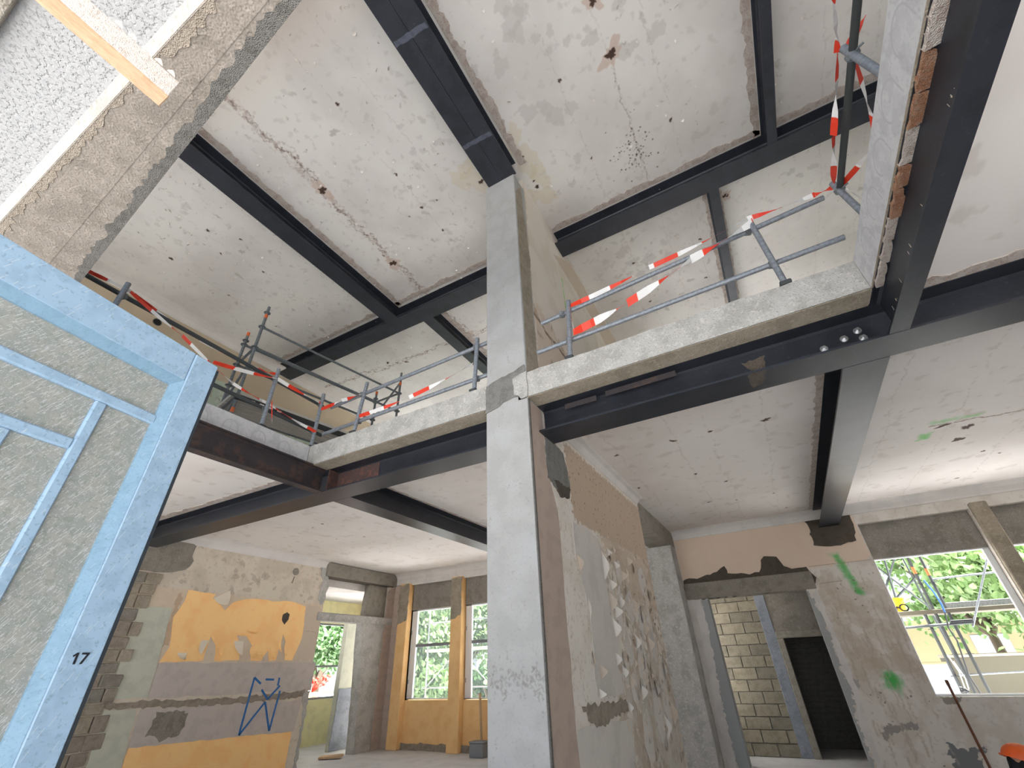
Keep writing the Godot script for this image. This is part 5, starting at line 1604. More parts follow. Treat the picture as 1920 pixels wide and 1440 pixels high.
# ---------------------------------------------------------------- door with number
func build_door() -> void:
	var a := deg_to_rad(-10.0)
	var along := Vector3(-sin(a), 0, cos(a))           # from the free edge to the hinges
	var out := along.cross(Vector3.UP) * -1.0          # towards the camera
	if out.x < 0.0:
		out = -out
	var org := Vector3(-1.483, 0, -0.6)
	var t := structure("door_1", "open pale blue entrance door with dirty glass and number 17", "door")
	var w := 0.98
	var top := 2.515
	# slab in door coordinates: s from free edge, y, depth towards the camera
	var bx := func(s0: float, s1: float, y0: float, y1: float, d0: float, d1: float, b: float) -> SurfaceTool:
		var s := begin()
		var mid := org + along * (s0 + s1) * 0.5 + Vector3.UP * (y0 + y1) * 0.5 + out * (d0 + d1) * 0.5
		bevel_box(s, Transform3D(Basis(along, Vector3.UP, along.cross(Vector3.UP)), mid), Vector3(s1 - s0, y1 - y0, absf(d1 - d0)), b)
		return s
	part(t, "stile", bx.call(0.0, 0.084, 0.02, top, -0.045, 0.0, 0.004), M.blue_paint)
	part(t, "stile", bx.call(w - 0.09, w, 0.02, top, -0.045, 0.0, 0.004), M.blue_paint)
	part(t, "top_rail", bx.call(0.085, w - 0.09, 2.408, top, -0.045, -0.001, 0.003), M.blue_paint)
	part(t, "bottom_rail", bx.call(0.085, w - 0.09, 0.02, 0.28, -0.045, -0.001, 0.003), M.blue_paint)
	part(t, "edge_strip", bx.call(-0.012, 0.0, 0.02, top - 0.01, -0.05, -0.006, 0.003), M.door_edge, "dark edge of the door")  # strip coloured much darker than the door paint
	# sloping mouldings round the glass
	var mould := func(p0: Vector3, p1: Vector3, inner: Vector3) -> void:
		var s := begin()
		var q0 := p0 + inner * 0.026 - out * 0.02
		var q1 := p1 + inner * 0.026 - out * 0.02
		hexa(s, [p0 - out * 0.002, p1 - out * 0.002, q1, q0, p0 - out * 0.04, p1 - out * 0.04, q1 - out * 0.02, q0 - out * 0.02])
		part(t, "moulding", s, M.blue_paint_worn)
	var P := func(s: float, y: float) -> Vector3: return org + along * s + Vector3.UP * y
	mould.call(P.call(0.084, 2.408), P.call(w - 0.09, 2.408), Vector3.DOWN)
	mould.call(P.call(0.084, 2.408), P.call(0.084, 0.28), along)
	for e in [[0.105, w - 0.09, 2.242, 2.272], [0.26, w - 0.09, 2.098, 2.126]]:
		part(t, "glazing_bar", bx.call(e[0], e[1], e[2], e[3], -0.036, -0.016, 0.004), M.blue_paint)
	for e in [[0.232, 0.26, 0.28, 2.242], [0.376, 0.402, 0.28, 2.098]]:
		part(t, "glazing_bar", bx.call(e[0], e[1], e[2], e[3], -0.036, -0.0165, 0.004), M.blue_paint)
	for e in [[0.1, 0.89, 2.272, 2.39], [0.26, 0.89, 2.126, 2.242], [0.1, 0.232, 0.28, 2.242], [0.26, 0.376, 0.28, 2.098], [0.402, 0.89, 0.28, 2.098]]:
		part(t, "pane", bx.call(e[0], e[1], e[2], e[3], -0.031, -0.026, 0.001), M.dirty_glass, "grey glass spattered with white paint")
	# the number, as flat lettering on the stile
	var tm := TextMesh.new()
	tm.text = "17"
	var f := SystemFont.new()
	f.font_names = PackedStringArray(["Droid Sans"])
	f.font_weight = 700
	tm.font = f
	tm.font_size = 32
	tm.pixel_size = 0.001
	tm.depth = 0.001
	var o := MeshInstance3D.new()
	o.name = "number"
	o.mesh = tm
	o.material_override = M.lettering
	o.transform = Transform3D(Basis(-along, Vector3.UP, out), P.call(0.047, 1.649) + out * 0.001)
	t.add_child(o, true)
	o.set_meta("label", "small black number 17")
	# hinges and a frame post at the hinge side
	var s := begin()
	slab(s, P.call(w, 0) + Vector3(-0.1, 0, 0.0), P.call(w, 2.6) + Vector3(0.06, 0, 0.09), 0.004)
	part(t, "frame_post", s, M.blue_paint_worn)

func build_plank() -> void:
	var t := thing("timber_plank", "raw sawn timber plank jutting in under the entrance beam", "plank", Vector3(-1.53, 3.5, 0.4))
	var s := begin()
	var bz := Basis(Vector3.BACK, deg_to_rad(-8.0))
	bevel_box(s, Transform3D(bz, Vector3(-1.535, 3.555, 0.757)), Vector3(0.075, 0.1, 1.685), 0.004)
	part(t, "sawn_face", s, M.timber_sawn)
	s = begin()
	bevel_box(s, Transform3D(bz, Vector3(-1.535, 3.555, 0.757) + bz * Vector3(-0.001, -0.047, 0)), Vector3(0.0755, 0.012, 1.687), 0.003)
	part(t, "smooth_edge", s, M.timber, "smooth orange timber edge")
	s = begin()
	for i in 5:
		curl(s, Vector3(-1.49, 3.60, -0.05 + i * 0.045), Vector3(0, 0, 1), Vector3(0.4, 1, 0.2).normalized(), Vector3.RIGHT, 0.03, 0.016, 0.008)
	part(t, "splinters", s, M.timber_sawn)
	# boards and tubes of the scaffold in front of the building that carry it
	var b := thing("street_scaffold", "scaffold boards and tubes outside, above the entrance", "scaffold", Vector3(-3.0, -0.25, 1.1))
	for z in [0.9, 1.55]:
		s = begin()
		tube(s, Vector3(-5.5, 3.475, z), Vector3(0.2, 3.475, z), 0.024, 12)
		part(b, "tube", s, M.galvanised_dull)
	for x in [-5.3, 0.1]:
		for z in [0.95, 1.6]:
			s = begin()
			tube(s, Vector3(x, -0.26, z), Vector3(x, 4.6, z), 0.024, 12)
			part(b, "standard", s, M.galvanised_dull)
	for k in 2:
		s = begin()
		slab(s, Vector3(-5.5, 4.02, 0.50 + k * 0.24), Vector3(0.2, 4.06, 0.73 + k * 0.24), 0.004)
		part(b, "board", s, M.timber_boards)

# ---------------------------------------------------------------- windows
func build_windows() -> void:
	var n := 1
	for x in [[-9.04, -7.58], [-7.25, -5.79], [-5.46, -4.0], [-3.67, -2.47], [1.64, 3.26], [3.52, 5.14]]:
		var right: bool = x[0] > 0.0
		var t := structure("window_%d" % n, ["white framed window in the yellow corner", "white framed window next to the column", "white framed window hidden behind the column", "white framed window at the central wall", "open window without panes above the leaning rod", "open window at the far right"][n - 1], "window")
		n += 1
		var z0 := ZB - 0.2
		var z1 := ZB - 0.13
		var fw := 0.05 if right else 0.09
		var bars := []
		if right:
			bars = [[x[0], x[0] + 0.03, 0.97, 2.99], [x[1] - 0.09, x[1], 0.97, 2.99], [x[0], x[1], 0.97, 1.0], [x[0], x[1], 2.97, 3.0]]
		else:
			bars = [[x[0], x[0] + 0.18, 0.97, 2.99], [x[1] - 0.03, x[1], 0.97, 2.99], [x[0], x[1], 0.97, 1.0], [x[0], x[1], 2.95, 2.99]]
		for b in bars:
			var s := begin()
			slab(s, Vector3(b[0], b[2], z0), Vector3(b[1], b[3], z1), 0.006)
			part(t, "frame", s, M.window_white)
		if not right:
			var s := begin()
			slab(s, Vector3(x[0] + 0.18, 2.10, z0 + 0.01), Vector3(x[1] - 0.03, 2.17, z1 - 0.01), 0.006)
			part(t, "transom", s, M.window_grey)
			for e in [[1.0, 2.10], [2.17, 2.95]]:
				s = begin()
				slab(s, Vector3(x[0] + 0.18, e[0], z0 + 0.03), Vector3(x[1] - 0.03, e[1], z0 + 0.034), 0.0005)
				part(t, "pane", s, M.dusty_pane, "dusty glass pane")
			for y in [1.3, 2.4]:
				s = begin()
				slab(s, Vector3(x[0] + 0.02, y, z1), Vector3(x[0] + 0.035, y + 0.09, z1 + 0.01), 0.002)
				part(t, "hinge", s, M.window_grey)
	# window of the side room
	var t := structure("window_7", "window of the small green room", "window")
	for b in [[-11.3, -11.24, 1.0, 2.87], [-9.66, -9.6, 1.0, 2.87]]:
		var s := begin()
		slab(s, Vector3(-12.2, b[2], b[0]), Vector3(-12.1, b[3], b[1]), 0.005)
		part(t, "frame", s, M.window_grey)
	for y in [1.0, 1.75, 2.81]:
		var s := begin()
		slab(s, Vector3(-12.2, y, -11.3), Vector3(-12.1, y + 0.05, -9.6), 0.005)
		part(t, "frame", s, M.window_grey)

# ---------------------------------------------------------------- outside
func leaf_mesh(size: float) -> ArrayMesh:
	var s := begin()
	var l := size
	var w := size * 0.42
	for k in 2:
		var x := w if k else -w
		quad(s, Vector3(0, 0, 0), Vector3(x, l * 0.4, 0.08 * l), Vector3(x * 0.75, l * 0.7, 0.05 * l), Vector3(0, l, -0.1 * l))
	return s.commit()

func tree(label: String, base: Vector3, height: float, spread: float, leaves: int, kind: int, sd: int, lean := Vector3.ZERO) -> void:
	var g := gen(sd)
	var t := thing("tree", label, "tree", base)
	var s := begin()
	var fork := base + Vector3.UP * height * 0.32 + lean * 0.3
	tube(s, base - Vector3.UP * 0.05, fork, 0.16, 9, 0.11)
	part(t, "trunk", s, M.bark)
	var tips := []
	for i in 9:
		var a := TAU * i / 9.0 + g.randf_range(-0.3, 0.3)
		var e := base + lean + Vector3(cos(a) * spread * g.randf_range(0.4, 0.95), height * g.randf_range(0.45, 1.0), sin(a) * spread * g.randf_range(0.4, 0.95))
		var m := fork.lerp(e, 0.5) + Vector3(g.randf_range(-0.3, 0.3), g.randf_range(-0.1, 0.4), g.randf_range(-0.3, 0.3))
		s = begin()
		tube(s, fork, m, 0.07, 7, 0.045)
		tube(s, m, e, 0.045, 7, 0.015)
		part(t, "branch", s, M.bark)
		tips.append(m.lerp(e, 0.3)); tips.append(m.lerp(e, 0.7)); tips.append(e)
	var mm := MultiMesh.new()
	mm.transform_format = MultiMesh.TRANSFORM_3D
	mm.mesh = leaf_mesh(0.17)
	mm.instance_count = leaves
	for i in leaves:
		var c: Vector3 = tips[g.randi() % tips.size()]
		var r := spread * 0.42
		var p := c + Vector3(g.randfn(0, r * 0.5), g.randfn(0, r * 0.3), g.randfn(0, r * 0.5))
		var b := Basis.from_euler(Vector3(g.randf_range(-1.2, 0.4), g.randf() * TAU, g.randf_range(-0.7, 0.7))).scaled(Vector3.ONE * g.randf_range(0.7, 1.6))
		mm.set_instance_transform(i, Transform3D(b, p - base))
	var mi := MultiMeshInstance3D.new()
	mi.name = "foliage"
	mi.multimesh = mm
	mi.material_override = M["leaf_%d" % kind]
	mi.set_meta("kind", "stuff")
	t.add_child(mi, true)

func build_outside() -> void:
	# scaffold behind the right windows
	var t := thing("facade_scaffold", "facade scaffold with a board deck outside the right windows", "scaffold", Vector3(2.6, -0.26, -11.9))
	for p in [[2.25, -11.8, 2.14], [2.41, -11.8, 5.0], [2.60, -11.8, 5.0], [5.2, -11.8, 5.0]]:
		var s := begin()
		tube(s, Vector3(p[0], -0.26, p[1]), Vector3(p[0], p[2], p[1]), 0.026, 12)
		part(t, "standard", s, M.tube_dark)
	for p in [[2.41, 2.95], [2.60, 2.9]]:
		var s := begin()
		tube(s, Vector3(p[0], p[1] - 0.12, -11.8), Vector3(p[0], p[1], -11.8), 0.0285, 12)
		part(t, "orange_band", s, M.orange_band)
	for p in [[2.41, 2.66], [2.6, 2.66], [2.41, 1.5], [2.6, 1.5], [2.25, 1.18], [2.25, 1.9]]:
		var s := begin()
		tube(s, Vector3(p[0], p[1] - 0.005, -11.8), Vector3(p[0], p[1] + 0.005, -11.8), 0.062, 10)
		part(t, "rosette", s, M.tube_dark)
	for k in 2:
		var s := begin()
		slab(s, Vector3(1.8, 2.14, -12.06 - k * 0.32), Vector3(5.6, 2.21, -11.76 - k * 0.32), 0.006)
		part(t, "deck_board", s, M.garden_wall)
	for e in [[Vector3(2.6, 2.71, -11.8), Vector3(5.6, 2.78, -11.8), 0.018], [Vector3(2.3, 1.19, -11.8), Vector3(5.6, 1.32, -11.8), 0.014], [Vector3(1.75, 1.94, -11.75), Vector3(2.86, 1.97, -11.75), 0.024], [Vector3(2.82, 1.9, -11.75), Vector3(3.62, 3.1, -11.75), 0.016]]:
		var s := begin()
		tube(s, e[0], e[1], e[2], 10)
		part(t, "tube", s, M.galvanised if e[2] < 0.02 else M.tube_dark)
	var s := begin()
	slab(s, Vector3(2.55, 1.98, -11.82), Vector3(2.86, 2.02, -11.7), 0.004)
	part(t, "bracket", s, M.dark_profile)
	s = begin()
	slab(s, Vector3(2.75, 2.21, -12.42), Vector3(5.6, 2.34, -12.39), 0.004)
	part(t, "toe_board", s, M.galvanised_dull)
	# hoses hanging on it
	t = thing("hose", "dark hose with a blue upper end hanging beside the facade scaffold", "hose", Vector3(2.5, -0.26, -11.72))
	s = begin()
	path_tube(s, [Vector3(2.47, 2.7, -11.74), Vector3(2.52, 2.5, -11.72), Vector3(2.54, 2.3, -11.7), Vector3(2.53, 2.15, -11.7)], 0.014)
	part(t, "blue_end", s, M.hose_blue)
	s = begin()
	path_tube(s, [Vector3(2.53, 2.15, -11.7), Vector3(2.47, 1.9, -11.7), Vector3(2.5, 1.7, -11.7), Vector3(2.46, 1.45, -11.7), Vector3(2.42, 1.2, -11.7), Vector3(2.46, 0.9, -11.7), Vector3(2.44, -0.26, -11.7)], 0.013)
	part(t, "hose_run", s, M.dark_profile)
	t = thing("wire_bundle", "white wires with a dark tangle at the window sill", "wire", Vector3(2.33, -0.26, -11.5))
	s = begin()
	path_tube(s, [Vector3(2.27, 1.5, -11.7), Vector3(2.31, 1.25, -11.68), Vector3(2.28, 1.05, -11.66), Vector3(2.25, -0.26, -11.66)], 0.008)
	path_tube(s, [Vector3(2.31, 1.4, -11.7), Vector3(2.35, 1.15, -11.68), Vector3(2.32, 1.0, -11.66)], 0.008)
	part(t, "wires", s, M.window_white)
	s = begin()
	for i in 7:
		var a := i * 0.9
		path_tube(s, [Vector3(2.24 + 0.05 * cos(a), 0.98 + 0.03 * sin(a * 1.7), -11.66), Vector3(2.26 + 0.06 * cos(a + 2.0), 1.0 + 0.035 * sin(a + 1.0), -11.64), Vector3(2.25 + 0.05 * cos(a + 4.0), 0.97 + 0.03 * cos(a), -11.67)], 0.01)
	part(t, "tangle", s, M.dark_profile)
	# yellow bucket on the deck
	t = thing("bucket", "yellow bucket with a black rope on the facade scaffold deck", "bucket", Vector3(1.93, 2.21, -11.95))
	s = begin()
	tube(s, Vector3(1.93, 2.212, -11.95), Vector3(1.93, 2.44, -11.95), 0.105, 20, 0.135)
	part(t, "body", s, M.bucket_yellow)
	s = begin()
	hollow_tube(s, Vector3(1.93, 2.43, -11.95), Vector3(1.93, 2.45, -11.95), 0.142, 0.126, 20)
	part(t, "rim", s, M.bucket_yellow)
	s = begin()
	var loop := []
	for i in 15:
		var a := TAU * i / 14.0
		loop.append(Vector3(1.99 + 0.065 * cos(a), 2.275 + 0.055 * sin(a), -11.80))
	path_tube(s, loop, 0.013)
	path_tube(s, [Vector3(1.93, 2.27, -11.81), Vector3(1.88, 2.3, -11.81), Vector3(1.86, 2.23, -11.82)], 0.013)
	part(t, "rope", s, M.black)
	# lattice mast and fabric sheet beyond
	t = thing("lattice_mast", "thin lattice framework against the sky beyond the bucket", "mast", Vector3(2.2, -0.26, -15.0))
	for e in [[Vector3(2.0, -0.26, -15), Vector3(2.75, 4.6, -15)], [Vector3(3.1, -0.26, -15.1), Vector3(2.95, 4.6, -15.1)], [Vector3(2.2, 2.7, -15), Vector3(3.05, 3.9, -15.1)], [Vector3(3.05, 2.4, -15.1), Vector3(2.3, 3.5, -15)], [Vector3(2.1, 2.4, -15), Vector3(3.05, 3.1, -15.1)], [Vector3(1.6, 3.2, -15), Vector3(3.0, 4.3, -15)]]:
		s = begin()
		tube(s, e[0], e[1], 0.022, 8)
		part(t, "bar", s, M.tube_dark)
	# garden wall, white hoarding, houses
	t = thing("garden_wall", "grey rendered garden wall behind the facade scaffold", "wall", Vector3(5.0, -0.26, -16.2))
	s = begin()
	slab(s, Vector3(3.0, -0.26, -16.4), Vector3(16.0, 1.40, -16.0), 0.01)
	part(t, "wall_body", s, M.garden_wall)
	s = begin()
	slab(s, Vector3(2.98, 1.40, -16.45), Vector3(16.0, 1.46, -15.95), 0.01)
	part(t, "coping", s, M.concrete_warm)
	t = thing("hoarding", "plain white hoarding panel beside the garden wall", "panel", Vector3(2.3, -0.26, -15.8))
	s = begin()
	slab(s, Vector3(0.5, -0.26, -15.85), Vector3(3.0, 1.30, -15.8), 0.006)
	part(t, "sheet", s, M.white_sheet)
	s = begin()
	slab(s, Vector3(0.5, 1.28, -15.87), Vector3(3.0, 1.33, -15.78), 0.006)
	part(t, "top_rail", s, M.house_cream)
	t = thing("house", "cream house with pale walls beyond the garden wall", "house", Vector3(6.0, -0.26, -26.0))
	s = begin()
	box(s, Vector3(1.0, -0.26, -30), Vector3(14.0, 2.6, -26))
	part(t, "house_wall", s, M.house_cream)
	s = begin()
	box(s, Vector3(0.8, 2.6, -30.2), Vector3(14.2, 2.8, -25.8))
	part(t, "eaves", s, M.house_white)
	for x in [3.0, 6.0, 9.0]:
		s = begin()
		slab(s, Vector3(x, 0.9, -26.02), Vector3(x + 1.1, 2.0, -25.98), 0.01)
		part(t, "window", s, M.window_grey)
	tree("broad leafy tree overhanging the garden wall", Vector3(6.6, -0.26, -17.8), 5.4, 2.9, 7500, 1, 501, Vector3(-1.2, 0, 0.3))
	tree("tall tree behind the hoarding and lattice mast", Vector3(5.4, -0.26, -21.0), 6.6, 2.6, 6000, 0, 502)
	tree("dark leafy tree beside the cream house", Vector3(10.5, -0.26, -20.0), 8.0, 3.6, 5600, 2, 503)
	# behind the left windows
	t = thing("garden_scaffold", "scaffold frames outside the left bay windows", "scaffold", Vector3(-8.0, -0.26, -11.8))
	for x in [-9.45, -7.3, -5.2]:
		s = begin()
		tube(s, Vector3(x, -0.26, -11.8), Vector3(x, 5.0, -11.8), 0.024, 10)
		part(t, "standard", s, M.galvanised)
	for y in [1.16, 2.2, 2.75]:
		s = begin()
		tube(s, Vector3(-9.6, y, -11.8), Vector3(-4.6, y + 0.03, -11.8), 0.018, 8)
		part(t, "ledger", s, M.galvanised)
	s = begin()
	slab(s, Vector3(-9.6, 2.02, -12.3), Vector3(-4.6, 2.08, -11.85), 0.006)
	part(t, "deck_board", s, M.deck_steel)
	for e in [[-9.45, 1.16, -8.4, 2.0], [-7.3, 1.2, -8.3, 2.0]]:
		s = begin()
		tube(s, Vector3(e[0], e[1], -11.78), Vector3(e[2], e[3], -11.78), 0.014, 8)
		part(t, "brace", s, M.galvanised)
	t = thing("neighbour_house", "pale blue-grey neighbouring house behind the left bay windows", "house", Vector3(-19.0, -0.26, -25.0))
	s = begin()
	box(s, Vector3(-24.0, -0.26, -29), Vector3(-15.5, 2.3, -23.6))
	part(t, "house_wall", s, M.white_sheet)
	s = begin()
	extrude(s, v2([-24.4, 2.3, -15.1, 2.3, -19.7, 4.4]), on_back_wall(-29.2), 5.8)
	part(t, "roof", s, M.house_white)
	s = begin()
	slab(s, Vector3(-18.4, 0.9, -23.62), Vector3(-17.4, 1.9, -23.56), 0.01)
	part(t, "window", s, M.window_grey)
	tree("light green tree behind the left bay windows", Vector3(-13.4, -0.26, -19.4), 5.6, 2.6, 6500, 1, 511)
	tree("bushy green tree near the neighbouring house", Vector3(-17.0, -0.26, -19.5), 5.2, 2.6, 6000, 0, 512)
	tree("slim tree outside the window next to the column", Vector3(-10.2, -0.26, -19.8), 5.6, 2.6, 6500, 1, 513)
	tree("dark green tree outside the small green room", Vector3(-17.0, -0.26, -14.4), 5.0, 2.2, 5200, 2, 514)
	for k in 5:
		tree(["low bush on the paving outside the yellow corner window", "round bush on the paving behind the left scaffold", "bushy shrub on the paving outside the left bay", "leafy shrub between the two left trees", "small shrub in front of the slim tree"][k], Vector3(-15.6 + k * 1.5, -0.26, -17.4 - 0.5 * (k % 2)), 1.9, 1.2, 1500, [2, 1, 0, 2, 1][k], 530 + k)
	t = thing("flower_pot", "pot of red flowers outside the small green room's window", "plant", Vector3(-14.2, -0.26, -11.9))
	s = begin()
	tube(s, Vector3(-14.2, -0.26, -11.9), Vector3(-14.2, 1.1, -11.9), 0.2, 14, 0.3)
	part(t, "pot", s, M.terracotta)
	s = begin()
	var g := gen(520)
	for i in 60:
		var p := Vector3(-14.2 + g.randfn(0, 0.3), 1.42 + g.randfn(0, 0.09), -11.9 + g.randfn(0, 0.3))
		bevel_box(s, Transform3D(Basis.from_euler(Vector3(g.randf() * 3, g.randf() * 3, 0)), p), Vector3(0.09, 0.05, 0.09), 0.018)
	for i in 8:
		tube(s, Vector3(-14.2, 1.1, -11.9), Vector3(-14.2 + g.randfn(0, 0.25), 1.4, -11.9 + g.randfn(0, 0.25)), 0.012, 6)
	part(t, "flowers", s, M.red_flower)

# ---------------------------------------------------------------- small things inside
func build_small() -> void:
	var t := thing("steel_rod", "rusty steel rod leaning below the open right window", "rod", Vector3(1.87, 0, -10.2))
	var s := begin()
	tube(s, Vector3(1.80, 0.0, -9.95), Vector3(1.845, 1.16, -10.36), 0.017, 8)
	part(t, "shaft", s, M.rust_rod)
	s = begin()
	tube(s, Vector3(1.843, 1.12, -10.345), Vector3(1.846, 1.18, -10.365), 0.021, 8)
	part(t, "head", s, M.rust_rod)
	t = thing("timber_batten", "old board leaning in the yellow corner by the column", "board", Vector3(-6.6, 0, -10.2))
	s = begin()
	bevel_box(s, Transform3D(Basis.from_euler(Vector3(0.0, 0.0, 0.05)), Vector3(-6.62, 0.55, -10.28)), Vector3(0.05, 1.1, 0.03), 0.004)
	part(t, "shaft", s, M.timber_boards)
	t = thing("rubble_board", "broken dark board lying in the left doorway", "board", Vector3(-9.7, 0, -9.0))
	s = begin()
	bevel_box(s, Transform3D(Basis.from_euler(Vector3(0.06, 0.5, 0.03)), Vector3(-9.75, 0.045, -9.0)), Vector3(0.5, 0.04, 0.2), 0.006)
	part(t, "plank", s, M.timber_boards)
	t = thing("grey_box", "small grey box on the floor under the left bay window", "box", Vector3(-6.55, 0, -10.1))
	s = begin()
	bevel_box(s, Transform3D(Basis(), Vector3(-6.55, 0.12, -10.1)), Vector3(0.34, 0.24, 0.25), 0.01)
	part(t, "case", s, M.window_grey)
	s = begin()
	bevel_box(s, Transform3D(Basis(), Vector3(-6.55, 0.255, -10.1)), Vector3(0.36, 0.03, 0.27), 0.008)
	part(t, "lid", s, M.window_grey)

# ---------------------------------------------------------------- crouching worker
func field(p: Vector3, bones: Array) -> float:
	var d := 1e9
	for b in bones:
		var a: Vector3 = b[0]
		var ab: Vector3 = b[1] - a
		var h := clampf((p - a).dot(ab) / maxf(ab.length_squared(), 1e-9), 0.0, 1.0)
		var e := (p - a - ab * h).length() - lerpf(b[2], b[3], h)
		var k := 0.035 if b.size() < 5 else float(b[4])
		var m := clampf(0.5 + 0.5 * (d - e) / k, 0.0, 1.0)
		d = lerpf(d, e, m) - k * m * (1.0 - m) if d < 1e8 else e
	return d

func nets(s: SurfaceTool, bones: Array, cell: float, pad: float) -> void:
	var lo := Vector3.ONE * 1e9
	var hi := -lo
	for b in bones:
		for k in 2:
			lo = lo.min(b[k] - Vector3.ONE * (b[2 + k] + pad)); hi = hi.max(b[k] + Vector3.ONE * (b[2 + k] + pad))
	var n := Vector3i(((hi - lo) / cell).ceil()) + Vector3i.ONE
	var v := PackedFloat32Array()
	v.resize(n.x * n.y * n.z)
	for z in n.z:
		for y in n.y:
			for x in n.x:
				v[(z * n.y + y) * n.x + x] = field(lo + Vector3(x, y, z) * cell, bones)
	var at := {}
	for z in n.z - 1:
		for y in n.y - 1:
			for x in n.x - 1:
				var sum := Vector3.ZERO
				var cnt := 0
				for e in [[0, 0, 0, 1, 0, 0], [0, 1, 0, 1, 1, 0], [0, 0, 1, 1, 0, 1], [0, 1, 1, 1, 1, 1], [0, 0, 0, 0, 1, 0], [1, 0, 0, 1, 1, 0], [0, 0, 1, 0, 1, 1], [1, 0, 1, 1, 1, 1], [0, 0, 0, 0, 0, 1], [1, 0, 0, 1, 0, 1], [0, 1, 0, 0, 1, 1], [1, 1, 0, 1, 1, 1]]:
					var a := v[((z + e[2]) * n.y + y + e[1]) * n.x + x + e[0]]
					var b := v[((z + e[5]) * n.y + y + e[4]) * n.x + x + e[3]]
					if (a < 0.0) != (b < 0.0):
						sum += Vector3(e[0], e[1], e[2]).lerp(Vector3(e[3], e[4], e[5]), a / (a - b))
						cnt += 1
				if cnt:
					at[Vector3i(x, y, z)] = lo + (Vector3(x, y, z) + sum / cnt) * cell
	var grad := func(p: Vector3) -> Vector3:
		var h := cell * 0.5
		var c := field(p, bones)
		return Vector3(field(p + Vector3(h, 0, 0), bones) - c, field(p + Vector3(0, h, 0), bones) - c, field(p + Vector3(0, 0, h), bones) - c).normalized()
	var nrm := {}
	for k in at:
		nrm[k] = grad.call(at[k])
	for z in range(1, n.z - 1):
		for y in range(1, n.y - 1):
			for x in range(1, n.x - 1):
				var c := v[(z * n.y + y) * n.x + x]
				for ax in 3:
					var d := Vector3i.ZERO
					d[ax] = 1
					var o := v[((z + d.z) * n.y + y + d.y) * n.x + x + d.x]
					if (c < 0.0) == (o < 0.0):
						continue
					var u := Vector3i.ZERO
					var w := Vector3i.ZERO
					u[(ax + 1) % 3] = 1
					w[(ax + 2) % 3] = 1
					var p := Vector3i(x, y, z)
					var q := [p - u - w, p - w, p, p - u]
					if not (at.has(q[0]) and at.has(q[1]) and at.has(q[2]) and at.has(q[3])):
						continue
					for j in ([0, 2, 1, 0, 3, 2] if c < 0.0 else [0, 1, 2, 0, 2, 3]):
						put(s, at[q[j]], nrm[q[j]])

